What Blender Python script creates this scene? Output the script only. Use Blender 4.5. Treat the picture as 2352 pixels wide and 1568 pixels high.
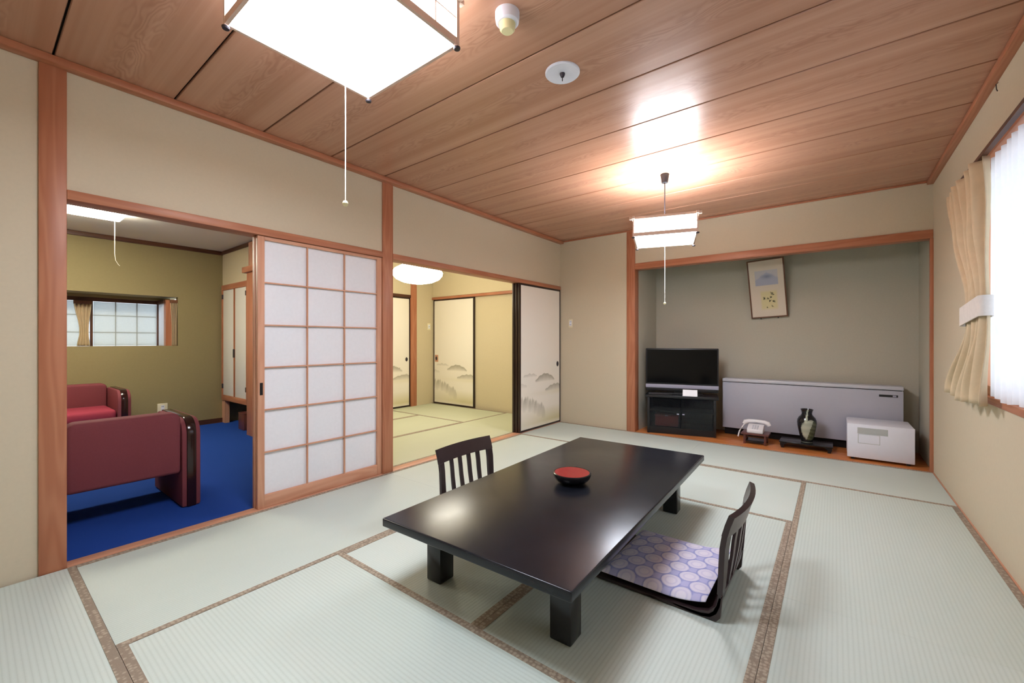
import bpy, bmesh, math, random
import numpy as np
from mathutils import Vector, Matrix

for _o in list(bpy.data.objects):
    bpy.data.objects.remove(_o)
random.seed(7); rng = np.random.default_rng(7)
SC = bpy.context.scene
COL = SC.collection

# ------------------------------------------------------------------ camera
FPX = 964.0
CAM_YAW = math.atan2(741, 964)
cam_d = bpy.data.cameras.new('camera'); cam = bpy.data.objects.new('camera', cam_d); COL.objects.link(cam)
cam.location = (2.946, -4.92, 1.10)
cam.rotation_euler = (math.pi / 2, 0, CAM_YAW)
cam_d.sensor_width = 36.0; cam_d.sensor_fit = 'HORIZONTAL'
cam_d.lens = 36.0 * FPX / 2352
cam_d.shift_y = -2.0 / 2352
cam_d.clip_start = 0.02
SC.camera = cam

# ------------------------------------------------------------------ world, daylight, exposure
W = bpy.data.worlds.new('overcast_sky'); SC.world = W; W.use_nodes = True
_bg = W.node_tree.nodes['Background']
_bg.inputs[0].default_value = (0.80, 0.90, 1.0, 1); _bg.inputs[1].default_value = 1.2
SC.view_settings.view_transform = 'Standard'; SC.view_settings.look = 'None'
SC.view_settings.gamma = 1.0; SC.view_settings.use_curve_mapping = False
SC.view_settings.exposure = 1.02
LAMP_MAIN, LAMP_PEND, LAMP_SIDE, LAMP_LOUNGE = 19.0, 22.0, 10.5, 22.0


def portal(name, loc, rot, sx, sy):
    l = bpy.data.lights.new(name, 'AREA'); l.shape = 'RECTANGLE'; l.size = sx; l.size_y = sy
    l.cycles.is_portal = True
    o = bpy.data.objects.new(name, l); COL.objects.link(o); o.location = loc; o.rotation_euler = rot
    return o


portal('window_daylight', (3.72, -2.65, 1.43), (0, math.pi / 2, 0), 1.26, 2.6)
SC.cycles.use_denoising = True; SC.cycles.use_light_tree = False
SC.cycles.max_bounces = 6; SC.cycles.diffuse_bounces = 4; SC.cycles.glossy_bounces = 3; SC.cycles.transparent_max_bounces = 6
SC.cycles.use_adaptive_sampling = True; SC.cycles.adaptive_threshold = 0.03
SC.cycles.sample_clamp_indirect = 6.0
SC.cycles.caustics_reflective = False; SC.cycles.caustics_refractive = False


# ------------------------------------------------------------------ materials
def lin(c):
    def g(x):
        x /= 255.0
        return x / 12.92 if x <= 0.04045 else ((x + 0.055) / 1.055) ** 2.4
    return (g(c[0]), g(c[1]), g(c[2]), 1.0)


class NB:
    def __init__(self, name):
        self.m = bpy.data.materials.new(name); self.m.use_nodes = True
        self.t = self.m.node_tree; self.b = self.t.nodes['Principled BSDF']

    def n(self, typ, **kw):
        nd = self.t.nodes.new(typ)
        for k, v in kw.items():
            setattr(nd, k, v)
        return nd

    def put(self, sock, v):
        if isinstance(v, bpy.types.NodeSocket):
            self.t.links.new(v, sock)
        else:
            sock.default_value = v

    def math(self, op, a, b=0.0, clamp=False):
        nd = self.n('ShaderNodeMath', operation=op, use_clamp=clamp)
        self.put(nd.inputs[0], a); self.put(nd.inputs[1], b)
        return nd.outputs[0]

    def mix(self, f, a, b, blend='MIX'):
        nd = self.n('ShaderNodeMix', data_type='RGBA', blend_type=blend)
        self.put(nd.inputs[0], f); self.put(nd.inputs[6], a); self.put(nd.inputs[7], b)
        return nd.outputs[2]

    def coords(self, scale=(1, 1, 1), jitter=True):
        tc = self.n('ShaderNodeTexCoord')
        v = tc.outputs['Object']
        if jitter:
            oi = self.n('ShaderNodeObjectInfo')
            r = self.math('MULTIPLY', oi.outputs['Random'], 37.0)
            va = self.n('ShaderNodeVectorMath', operation='ADD')
            self.put(va.inputs[0], v); self.put(va.inputs[1], r); v = va.outputs[0]
        mp = self.n('ShaderNodeMapping'); mp.inputs['Scale'].default_value = scale
        self.put(mp.inputs['Vector'], v)
        return mp.outputs[0]

    def noise(self, vec, scale, detail=3.0, rough=0.5, dist=0.0):
        nd = self.n('ShaderNodeTexNoise')
        self.put(nd.inputs['Vector'], vec); nd.inputs['Scale'].default_value = scale
        nd.inputs['Detail'].default_value = detail; nd.inputs['Roughness'].default_value = rough
        nd.inputs['Distortion'].default_value = dist
        return nd.outputs['Fac']

    def bump(self, h, strength=0.3, dist=0.002):
        nd = self.n('ShaderNodeBump'); nd.inputs['Strength'].default_value = strength
        nd.inputs['Distance'].default_value = dist
        self.put(nd.inputs['Height'], h); self.put(self.b.inputs['Normal'], nd.outputs[0])

    def std(self, col, rough=0.5, spec=0.5, metal=0.0):
        self.put(self.b.inputs['Base Color'], col); self.put(self.b.inputs['Roughness'], rough)
        self.b.inputs['Specular IOR Level'].default_value = spec; self.b.inputs['Metallic'].default_value = metal
        return self.m


MATS = {}


def plain(name, c, rough=0.5, spec=0.5, metal=0.0, var=0.05, nscale=30.0, bump=0.0, coat=0.0):
    b = NB(name); col = lin(c)
    f = b.noise(b.coords(), nscale, 2.0, 0.6)
    f = b.math('ADD', b.math('MULTIPLY', b.math('SUBTRACT', f, 0.5), var * 2), 1.0)
    cc = b.n('ShaderNodeVectorMath', operation='SCALE')
    cc.inputs[0].default_value = col[:3]; b.put(cc.inputs['Scale'], f)
    b.std(cc.outputs[0], rough, spec, metal)
    if bump:
        b.bump(b.noise(b.coords(), nscale * 4, 3.0), bump, 0.002)
    if coat:
        b.b.inputs['Coat Weight'].default_value = coat; b.b.inputs['Coat Roughness'].default_value = 0.06
    MATS[name] = b.m
    return b.m


def wood(name, c1, c2, axis, rough=0.45, rings=9.0, fine=0.35, across=9.0, along=0.7, spec=0.4):
    b = NB(name)
    s = [across] * 3; s[axis] = along
    f = b.noise(b.coords(tuple(s)), 1.0, 2.0, 0.45)
    f = b.math('SINE', b.math('MULTIPLY', f, rings * 6.28))
    f = b.math('ADD', b.math('MULTIPLY', f, 0.5), 0.5)
    s2 = [140.0] * 3; s2[axis] = 2.5
    g = b.noise(b.coords(tuple(s2)), 1.0, 3.0, 0.6)
    h = b.math('ADD', b.math('MULTIPLY', f, 1 - fine), b.math('MULTIPLY', g, fine), True)
    b.std(b.mix(h, lin(c1), lin(c2)), rough, spec)
    MATS[name] = b.m
    return b.m


def emitter(name, c, strength, base=(255, 255, 255)):
    b = NB(name); b.std(lin(base), 0.6)
    b.b.inputs['Emission Color'].default_value = lin(c); b.b.inputs['Emission Strength'].default_value = strength
    MATS[name] = b.m
    return b.m


def vcol(name, rough=0.6, spec=0.4, bump=0.0, coat=0.0):
    b = NB(name)
    a = b.n('ShaderNodeAttribute', attribute_name='Col')
    b.std(a.outputs['Color'], rough, spec)
    if bump:
        b.bump(b.noise(b.coords(), 400, 2.0), bump, 0.001)
    if coat:
        b.b.inputs['Coat Weight'].default_value = coat; b.b.inputs['Coat Roughness'].default_value = 0.08
    MATS[name] = b.m
    return b.m


# plasters
plain('plaster_beige', (206, 194, 170), 0.9, 0.2, var=0.035, nscale=60)
plain('plaster_grey', (190, 186, 170), 0.9, 0.2, var=0.05, nscale=60)
plain('plaster_olive', (150, 137, 100), 0.9, 0.2, var=0.05, nscale=50)
plain('plaster_tan', (210, 197, 166), 0.9, 0.2, var=0.04, nscale=60)
plain('plaster_white', (226, 222, 212), 0.9, 0.2, var=0.03, nscale=60)
# woods
for _n, _a in (('x', 0), ('y', 1), ('z', 2)):
    wood('cedar_' + _n, (170, 106, 76), (188, 127, 95), _a, 0.42)
    wood('pale_cedar_' + _n, (198, 142, 112), (214, 162, 132), _a, 0.45)
    wood('lantern_wood_' + _n, (222, 192, 172), (232, 206, 190), _a, 0.5)
    wood('dark_wood_' + _n, (70, 40, 28), (100, 62, 44), _a, 0.45)
    wood('alcove_board_' + _n, (192, 110, 54), (216, 140, 78), _a, 0.25, across=6)


def make_ceiling_wood():
    b = NB('ceiling_board')
    tc = b.n('ShaderNodeTexCoord'); sp = b.n('ShaderNodeSeparateXYZ'); b.put(sp.inputs[0], tc.outputs['Object'])
    yy = b.math('ADD', sp.outputs[1], b.math('MULTIPLY', b.math('SUBTRACT', b.noise(b.coords((0.8, 0.2, 1)), 1.0, 1.0), 0.5), 0.12))
    heart = b.math('SUBTRACT', 1.0, b.math('ABSOLUTE', b.math('DIVIDE', yy, 0.085)), True)
    heart = b.math('POWER', heart, 0.6)
    f = b.noise(b.coords((2.2, 9.0, 1)), 1.0, 2.5, 0.5, 0.3)
    f = b.math('SINE', b.math('MULTIPLY', f, 95.0))
    f = b.math('ADD', b.math('MULTIPLY', f, 0.5), 0.5)
    f = b.math('MULTIPLY', b.math('POWER', f, 1.6), heart)
    wide = b.noise(b.coords((0.22, 13.0, 1)), 1.0, 3.0, 0.6)
    fine = b.noise(b.coords((2.2, 190.0, 1)), 1.0, 3.0, 0.6)
    wide = b.math('ADD', b.math('MULTIPLY', b.math('SUBTRACT', wide, 0.5), 2.2), 0.5, True)
    base = b.mix(wide, lin((176, 128, 100)), lin((206, 162, 136)))
    base = b.mix(b.math('MULTIPLY', f, 0.42), base, lin((140, 88, 64)))
    base = b.mix(b.math('MULTIPLY', fine, 0.35), base, lin((166, 116, 92)))
    b.std(base, 0.33, 0.5)
    MATS['ceiling_board'] = b.m


make_ceiling_wood()


def make_tatami(name, c1, c2):
    b = NB(name)
    tc = b.n('ShaderNodeTexCoord')
    sp = b.n('ShaderNodeSeparateXYZ'); b.put(sp.inputs[0], tc.outputs['Object'])
    rib = b.math('ABSOLUTE', b.math('SINE', b.math('MULTIPLY', sp.outputs[1], math.pi / 0.0152)))
    fine = b.noise(b.coords((220, 60, 1)), 1.0, 2.0, 0.6)
    patch = b.noise(b.coords((1.2, 2.4, 1)), 1.0, 3.0, 0.6)
    col = b.mix(patch, lin(c1), lin(c2))
    col = b.mix(b.math('MULTIPLY', fine, 0.16), col, lin((146, 160, 146)))
    col = b.mix(b.math('MULTIPLY', b.math('SUBTRACT', 1.0, rib), 0.20), col, lin((146, 160, 146)))
    oi = b.n('ShaderNodeObjectInfo')
    col = b.mix(b.math('MULTIPLY', oi.outputs['Random'], 0.16), col, lin((174, 186, 168)))
    b.std(col, 0.55, 0.35)
    b.bump(b.math('POWER', rib, 0.5), 0.35, 0.0015)
    MATS[name] = b.m


make_tatami('tatami_rush', (204, 217, 209), (218, 228, 222))
make_tatami('tatami_rush_side', (204, 208, 178), (216, 219, 190))


def make_heri():
    b = NB('brocade_border')
    v = b.n('ShaderNodeTexVoronoi', feature='F1'); b.put(v.inputs['Vector'], b.coords((1, 1, 1)))
    v.inputs['Scale'].default_value = 62.0; v.inputs['Randomness'].default_value = 0.55
    m = b.math('MULTIPLY', b.math('SUBTRACT', 0.52, v.outputs['Distance']), 5.0, True)
    n = b.noise(b.coords(), 230, 2.0)
    m = b.math('MULTIPLY', m, b.math('ADD', n, 0.25, True))
    base = b.mix(b.noise(b.coords(), 300, 2.0), lin((136, 122, 107)), lin((156, 141, 124)))
    b.std(b.mix(b.math('MULTIPLY', m, 0.75), base, lin((196, 182, 160))), 0.7, 0.3)
    MATS['brocade_border'] = b.m


make_heri()


def make_carpet():
    b = NB('carpet_blue')
    n = b.noise(b.coords(jitter=False), 700, 3.0, 0.7)
    p = b.noise(b.coords(jitter=False), 4, 3.0, 0.6)
    c = b.mix(n, lin((26, 50, 128)), lin((50, 94, 184)))
    c = b.mix(b.math('MULTIPLY', p, 0.35), c, lin((34, 66, 150)))
    b.std(c, 0.95, 0.1)
    b.b.inputs['Sheen Weight'].default_value = 0.35; b.b.inputs['Sheen Tint'].default_value = lin((60, 110, 230))
    b.bump(n, 0.7, 0.006)
    MATS['carpet_blue'] = b.m


make_carpet()


def make_lacquer():
    b = NB('table_lacquer')
    p = b.noise(b.coords((1, 1, 1)), 5, 5.0, 0.65)
    c = b.mix(p, lin((16, 18, 24)), lin((32, 34, 42)))
    b.std(c, b.math('ADD', b.math('MULTIPLY', p, 0.10), 0.20), 0.38)
    MATS['table_lacquer'] = b.m


make_lacquer()


def make_paper(name, c, trans=0.45, alpha=0.0):
    m = bpy.data.materials.new(name); m.use_nodes = True; t = m.node_tree
    t.nodes.clear()
    out = t.nodes.new('ShaderNodeOutputMaterial'); d = t.nodes.new('ShaderNodeBsdfDiffuse')
    tr = t.nodes.new('ShaderNodeBsdfTranslucent'); mx = t.nodes.new('ShaderNodeMixShader')
    tcn = t.nodes.new('ShaderNodeTexCoord'); nz = t.nodes.new('ShaderNodeTexNoise'); nz.inputs['Scale'].default_value = 45
    cm = t.nodes.new('ShaderNodeMix'); cm.data_type = 'RGBA'
    t.links.new(tcn.outputs['Object'], nz.inputs['Vector']); t.links.new(nz.outputs['Fac'], cm.inputs[0])
    cm.inputs[6].default_value = lin(c); cm.inputs[7].default_value = lin(tuple(max(0, x - 8) for x in c))
    for nd in (d, tr):
        t.links.new(cm.outputs[2], nd.inputs['Color'])
    mx.inputs[0].default_value = trans
    t.links.new(d.outputs[0], mx.inputs[1]); t.links.new(tr.outputs[0], mx.inputs[2])
    if alpha:
        tp = t.nodes.new('ShaderNodeBsdfTransparent'); m2 = t.nodes.new('ShaderNodeMixShader'); m2.inputs[0].default_value = alpha
        t.links.new(mx.outputs[0], m2.inputs[1]); t.links.new(tp.outputs[0], m2.inputs[2]); mx = m2
    t.links.new(mx.outputs[0], out.inputs['Surface'])
    MATS[name] = m
    return m


make_paper('shoji_paper', (251, 251, 255), 0.15)
make_paper('lace', (244, 246, 252), 0.55, 0.06)
make_paper('window_paper', (232, 236, 236), 0.5)
make_paper('bay_side_paper', (238, 240, 246), 0.5)


def make_glass():
    b = NB('window_glass'); b.std((0.9, 0.95, 0.95, 1), 0.02); b.b.inputs['Alpha'].default_value = 0.06
    MATS['window_glass'] = b.m
    b = NB('smoked_glass'); b.std((0.012, 0.013, 0.016, 1), 0.06, 0.5); b.b.inputs['Alpha'].default_value = 0.42
    MATS['smoked_glass'] = b.m


make_glass()
plain('curtain_cloth', (214, 194, 162), 0.85, 0.2, var=0.10, nscale=18, bump=0.2)
plain('tieback_cloth', (226, 220, 214), 0.8, 0.2, var=0.10, nscale=40)
plain('black_lacquer', (26, 24, 26), 0.22, 0.5, var=0.2, nscale=20)
plain('fusuma_frame', (46, 28, 24), 0.3, 0.5, var=0.15, nscale=20)
plain('chair_lacquer', (50, 36, 38), 0.28, 0.5, var=0.15, nscale=20)
plain('black_plastic', (24, 24, 27), 0.4, 0.5, var=0.1)
plain('screen_glass', (7, 8, 11), 0.09, 0.3, var=0.02)
plain('silver_plastic', (176, 176, 196), 0.4, 0.5, var=0.03)
plain('white_plastic', (234, 238, 250), 0.4, 0.5, var=0.02)
plain('cream_plastic', (232, 224, 196), 0.45, 0.4, var=0.02)
plain('grey_label', (184, 190, 190), 0.6, 0.3, var=0.08, nscale=140)
plain('heater_paint', (186, 188, 200), 0.45, 0.4, var=0.02)
plain('heater_cap', (204, 206, 214), 0.4, 0.4, var=0.02)
plain('dark_shadow_gap', (30, 24, 22), 0.8, 0.2)
plain('brass', (180, 160, 100), 0.3, 0.5, 0.9)
plain('dark_metal', (66, 60, 66), 0.4, 0.5, 0.5)
plain('red_cloth', (128, 64, 70), 0.8, 0.3, var=0.07, nscale=120, bump=0.3)
plain('red_bright_cloth', (158, 56, 74), 0.8, 0.3, var=0.07, nscale=120, bump=0.3)
plain('sofa_wood', (44, 20, 18), 0.15, 0.5, var=0.15)
plain('bowl_red', (150, 18, 30), 0.12, 0.5, var=0.05)
plain('mahogany', (104, 58, 50), 0.3, 0.5, var=0.15, nscale=25)
plain('phone_white', (240, 238, 240), 0.35, 0.5, var=0.01)
plain('cord_white', (240, 236, 226), 0.6, 0.3, var=0.01)
plain('red_box', (160, 70, 66), 0.6, 0.3)
plain('picture_frame_wood', (112, 74, 52), 0.4, 0.4, var=0.2)
plain('bead_cream', (236, 226, 180), 0.3, 0.5, var=0.01)
plain('detector_yellow', (232, 226, 176), 0.5, 0.4, var=0.02)
vcol('painted_paper', 0.85, 0.15)
vcol('cushion_brocade', 0.7, 0.25, bump=0.3)
vcol('vase_glaze', 0.16, 0.5)
emitter('lamp_diffuser', (232, 241, 255), LAMP_MAIN)
emitter('pendant_diffuser', (234, 242, 255), LAMP_PEND)
emitter('lantern_paper', (250, 250, 252), LAMP_MAIN * 0.22)
emitter('pendant_paper', (248, 248, 254), LAMP_PEND * 0.50)
emitter('pendant_tube', (255, 246, 236), LAMP_PEND * 0.32)
emitter('side_lamp_shade', (255, 249, 232), LAMP_SIDE)
emitter('lounge_lamp_cover', (255, 248, 228), LAMP_LOUNGE)


# ------------------------------------------------------------------ geometry helpers
class G:
    def __init__(self):
        self.v = []; self.f = []; self.c = None

    def box(self, x0, x1, y0, y1, z0, z1):
        if x0 > x1: x0, x1 = x1, x0
        if y0 > y1: y0, y1 = y1, y0
        if z0 > z1: z0, z1 = z1, z0
        i = len(self.v)
        self.v += [(x0, y0, z0), (x1, y0, z0), (x1, y1, z0), (x0, y1, z0), (x0, y0, z1), (x1, y0, z1), (x1, y1, z1), (x0, y1, z1)]
        self.f += [tuple(i + k for k in q) for q in ((3, 2, 1, 0), (4, 5, 6, 7), (0, 1, 5, 4), (1, 2, 6, 5), (2, 3, 7, 6), (3, 0, 4, 7))]
        return self

    def prism(self, poly, axis, a0, a1):
        """poly: 2-D points in the two other axes (in order x,y,z without `axis`)"""
        def p(q, a):
            l = list(q); l.insert(axis, a); return tuple(l)
        i = len(self.v); n = len(poly)
        self.v += [p(q, a0) for q in poly] + [p(q, a1) for q in poly]
        self.f.append(tuple(i + k for k in range(n))[::-1]); self.f.append(tuple(i + n + k for k in range(n)))
        for k in range(n):
            k2 = (k + 1) % n
            self.f.append((i + k, i + k2, i + n + k2, i + n + k))
        return self

    def tube(self, pts, r, n=8, cap=True):
        pts = [Vector(p) for p in pts]; i0 = len(self.v); m = len(pts)
        rr = r if isinstance(r, (list, tuple)) else [r] * m
        up = Vector((0.13, 0.31, 0.94))
        for k, p in enumerate(pts):
            t = (pts[min(k + 1, m - 1)] - pts[max(k - 1, 0)]).normalized()
            if abs(t.dot(up)) > 0.9: up = Vector((0.95, 0.2, 0.1))
            a = t.cross(up).normalized(); b = t.cross(a).normalized()
            for j in range(n):
                an = 2 * math.pi * j / n
                self.v.append(tuple(p + (a * math.cos(an) + b * math.sin(an)) * rr[k]))
        for k in range(m - 1):
            for j in range(n):
                j2 = (j + 1) % n
                self.f.append((i0 + k * n + j, i0 + k * n + j2, i0 + (k + 1) * n + j2, i0 + (k + 1) * n + j))
        if cap:
            self.f.append(tuple(i0 + j for j in range(n))[::-1]); self.f.append(tuple(i0 + (m - 1) * n + j for j in range(n)))
        return self

    def lathe(self, prof, n=32, c=(0, 0, 0)):
        i0 = len(self.v); m = len(prof)
        for r, z in prof:
            for j in range(n):
                a = 2 * math.pi * j / n
                self.v.append((c[0] + r * math.cos(a), c[1] + r * math.sin(a), c[2] + z))
        for k in range(m - 1):
            for j in range(n):
                j2 = (j + 1) % n
                self.f.append((i0 + k * n + j, i0 + k * n + j2, i0 + (k + 1) * n + j2, i0 + (k + 1) * n + j))
        if prof[0][0] > 1e-6: self.f.append(tuple(i0 + j for j in range(n))[::-1])
        if prof[-1][0] > 1e-6: self.f.append(tuple(i0 + (m - 1) * n + j for j in range(n)))
        return self

    def grid(self, fn, nu, nv):
        i0 = len(self.v)
        for a in range(nu + 1):
            for b in range(nv + 1):
                self.v.append(tuple(fn(a / nu, b / nv)))
        for a in range(nu):
            for b in range(nv):
                p = i0 + a * (nv + 1) + b
                self.f.append((p, p + nv + 1, p + nv + 2, p + 1))
        return self

    def rot(self, axis, ang, c):
        M = Matrix.Rotation(ang, 3, axis); c = Vector(c)
        self.v = [tuple(M @ (Vector(p) - c) + c) for p in self.v]
        return self


ORG = {}     # object -> its origin in the frame its thing is built in


def tag(o, label=None, cat=None, group=None, kind=None):
    if label: o['label'] = label
    if cat: o['category'] = cat
    if group: o['group'] = group
    if kind: o['kind'] = kind
    return o


def thing(name, label, cat, loc=(0, 0, 0), rz=0.0, group=None, kind=None):
    o = bpy.data.objects.new(name, None); COL.objects.link(o); o.empty_display_size = 0.05
    o.location = loc; o.rotation_euler = (0, 0, rz)
    ORG[o.name] = Vector((0, 0, 0))
    return tag(o, label, cat, group, kind)


def build(g, name, m, parent=None, bevel=0.0, seg=2, smooth=None, origin=None):
    me = bpy.data.meshes.new(name)
    v = np.array(g.v, dtype=float)
    lo = v.min(0); hi = v.max(0)
    c = Vector(((lo[0] + hi[0]) / 2, (lo[1] + hi[1]) / 2, lo[2])) if origin is None else Vector(origin)
    me.from_pydata([tuple(p) for p in (v - np.array(c))], [], g.f)
    if g.c is not None:
        at = me.color_attributes.new('Col', 'FLOAT_COLOR', 'POINT')
        at.data.foreach_set('color', np.asarray(g.c, dtype=np.float32).ravel())
    if bevel or g.c is None:
        bm = bmesh.new(); bm.from_mesh(me)
        if g.c is None:
            bmesh.ops.recalc_face_normals(bm, faces=bm.faces)
        if bevel:
            ed = [e for e in bm.edges if len(e.link_faces) == 2 and e.calc_face_angle(0) > 0.6]
            bmesh.ops.bevel(bm, geom=ed, offset=bevel, segments=seg, affect='EDGES', profile=0.5, clamp_overlap=True)
        bm.to_mesh(me); bm.free()
    if smooth or (smooth is None and bevel):
        me.polygons.foreach_set('use_smooth', [True] * len(me.polygons))
        me.set_sharp_from_angle(angle=math.radians(40))
    mm = MATS[m] if isinstance(m, str) else m
    me.materials.append(mm)
    o = bpy.data.objects.new(name, me); COL.objects.link(o)
    if parent is not None:
        o.parent = parent; o.location = c - ORG[parent.name]
    else:
        o.location = c
    ORG[o.name] = c
    return o


def bx(x0, x1, y0, y1, z0, z1):
    return G().box(x0, x1, y0, y1, z0, z1)


def struct(g, name, m, label, cat, bevel=0.0):
    return tag(build(g, name, m, bevel=bevel), label, cat, kind='structure')


def dup_mesh(o, parent, loc):
    c = o.copy(); COL.objects.link(c); c.parent = parent; c.location = loc
    return c


def rrect(x0, x1, z0, z1, r, corners=(1, 1, 1, 1), n=7):
    """rounded rectangle, corners order: low-low, high-low, high-high, low-high"""
    pts = []
    for k, (cx, cz, a0) in enumerate(((x0, z0, math.pi), (x1, z0, 1.5 * math.pi), (x1, z1, 0), (x0, z1, 0.5 * math.pi))):
        if not corners[k]:
            pts.append((cx, cz)); continue
        ox = cx + r if cx == x0 else cx - r; oz = cz + r if cz == z0 else cz - r
        for j in range(n + 1):
            a = a0 + 0.5 * math.pi * j / n
            pts.append((ox + r * math.cos(a), oz + r * math.sin(a)))
    return pts


# ================================================================== THE ROOM SHELL
RW, RB, H = 3.60, -5.52, 2.44          # width, back wall y, ceiling height
KZ0, KZ1 = 1.785, 1.832                # head rail of the sliding doors
LX, LY0 = -3.68, -2.785                # lounge back wall x, lounge end wall y
SX, SY = -2.68, 0.10                   # side room back wall x, end wall y
AD = 0.77                              # alcove depth

# ---- floor with tatami mats
flo = struct(bx(-0.01, RW + 0.02, RB - 0.02, 0.0, -0.12, -0.045), 'floor', 'plaster_beige', 'tatami mat floor of the main room', 'floor')


def mat_piece(parent, x0, x1, y0, y1, along, material='tatami_rush', sides=(1, 1)):
    """one tatami mat with its two cloth borders; local x runs along the rush"""
    L, Wd = (x1 - x0, y1 - y0) if along == 'x' else (y1 - y0, x1 - x0)
    g = bx(-L / 2, L / 2, -Wd / 2, Wd / 2, -0.045, 0.0)
    o = build(g, 'tatami_mat', material, bevel=0.0, origin=(0, 0, 0))
    o.parent = parent; o.location = Vector(((x0 + x1) / 2, (y0 + y1) / 2, 0)) - ORG[parent.name]
    if along == 'y': o.rotation_euler[2] = math.pi / 2
    ORG[o.name] = Vector((0, 0, 0))
    for k, s in enumerate((-1, 1)):
        if not sides[k]: continue
        a = s * (Wd / 2 - 0.0295); b = s * (Wd / 2)
        build(bx(-L / 2, L / 2, min(a, b), max(a, b), -0.044, 0.0018), 'border', 'brocade_border', o)
    return o


g_ = 0.0007
XS = (0.004, 0.918, 1.855, 2.742, 3.592); YS = (-0.003, -0.945, -1.885, -2.78, -3.725, -4.592, -5.50)
for (x0, x1, y1, y0, al) in (
        (XS[0], XS[2] - 0.05, YS[0], YS[1], 'x'), (XS[2] - 0.05, XS[4], YS[0], YS[1], 'x'),
        (XS[3], XS[4], YS[1], YS[3], 'y'), (XS[3], XS[4], YS[3], YS[5], 'y'),
        (XS[0], XS[1], YS[1], YS[3], 'y'), (XS[0], XS[1], YS[3], YS[5], 'y'),
        (XS[1], XS[3], YS[1], YS[2], 'x'),
        (XS[1], XS[2], YS[2], YS[4], 'y'), (XS[2], XS[3], YS[2], YS[4], 'y'),
        (XS[1], XS[3], YS[4], YS[5], 'x'),
        (XS[0], XS[2] - 0.05, YS[5], YS[6], 'x'), (XS[2] - 0.05, XS[4], YS[5], YS[6], 'x')):
    mat_piece(flo, x0 + g_, x1 - g_, y0 + g_, y1 - g_, al)

# ---- ceiling of boards with dark open joints
cei = struct(bx(-0.06, RW + 0.06, RB - 0.06, 0.06, H + 0.016, H + 0.06), 'ceiling', 'dark_shadow_gap', 'wood board ceiling of the main room', 'ceiling')
ys = [-0.002] + [-0.095 - 0.4575 * k for k in range(12)] + [RB]
first = None
for k in range(len(ys) - 1):
    y1, y0 = ys[k], ys[k + 1]
    if abs((y1 - y0) - 0.4575) < 1e-3 and first is not None:
        dup_mesh(first, cei, Vector((RW / 2, (y0 + y1) / 2, H)) - ORG[cei.name])
    else:
        o = build(bx(0.0, RW, y0 + 0.004, y1 - 0.004, H, H + 0.015), 'ceiling_board', 'ceiling_board', cei, bevel=0.003, seg=1)
        if k == 1: first = o

# ---- walls of the main room
gw = G()
gw.box(-0.105, -0.012, RB - 0.05, -4.70, -0.05, H + 0.05)
gw.box(-0.105, -0.012, -4.63, -2.82, KZ1 - 0.01, H + 0.05)
gw.box(-0.105, -0.012, -2.74, 0.10, KZ1 - 0.01, H + 0.05)
struct(gw, 'wall_left', 'plaster_beige', 'beige plaster wall above the sliding doors', 'wall')
gw = G()
gw.box(-0.10, 0.95, 0.0, 0.10, -0.05, H + 0.05)
gw.box(0.95, RW + 0.02, 0.004, 0.10, 2.02, H + 0.05)
struct(gw, 'wall_far', 'plaster_beige', 'beige end wall around the alcove', 'wall')
WY0, WY1, WZ0, WZ1 = -3.95, -1.38, 0.80, 2.035
gw = G()
gw.box(RW, RW + 0.10, WY1, 0.10, -0.05, H + 0.05)
gw.box(RW, RW + 0.10, RB - 0.05, WY0, -0.05, H + 0.05)
gw.box(RW, RW + 0.10, WY0, WY1, -0.05, WZ0)
gw.box(RW, RW + 0.10, WY0, WY1, WZ1, H + 0.05)
struct(gw, 'wall_right', 'plaster_beige', 'beige plaster wall with the curtained window', 'wall')
struct(bx(-0.1, RW + 0.1, RB - 0.15, RB, -0.05, H + 0.05), 'wall_back', 'plaster_beige', 'beige wall behind the viewpoint', 'wall')

# ---- alcove
gw = G()
gw.box(0.93, RW + 0.10, AD, AD + 0.1, -0.05, H + 0.05)
struct(gw, 'wall_alcove_back', 'plaster_grey', 'grey plaster back wall of the alcove', 'wall')
struct(bx(0.94, 1.032, 0.10, AD, -0.05, H + 0.05), 'wall_alcove_left', 'plaster_grey', 'grey side wall of the alcove beside the television', 'wall')
struct(bx(RW, RW + 0.1, 0.10, AD, -0.05, H + 0.05), 'wall_alcove_right', 'plaster_grey', 'grey side wall of the alcove beside the small refrigerator', 'wall')
struct(bx(0.94, RW + 0.05, 0.10, AD + 0.05, H, H + 0.06), 'ceiling', 'plaster_grey', 'ceiling inside the alcove', 'ceiling')
struct(bx(1.02, RW, 0.0, AD, -0.06, 0.0), 'floor', 'alcove_board_x', 'glossy orange wooden alcove floor board', 'floor', bevel=0.002)

# ---- timber trim
NT = [0]


def trim(g, m, label, bevel=0.003):
    NT[0] += 1
    return struct(g, 'trim_%d' % NT[0], m, label, 'trim', bevel)


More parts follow.
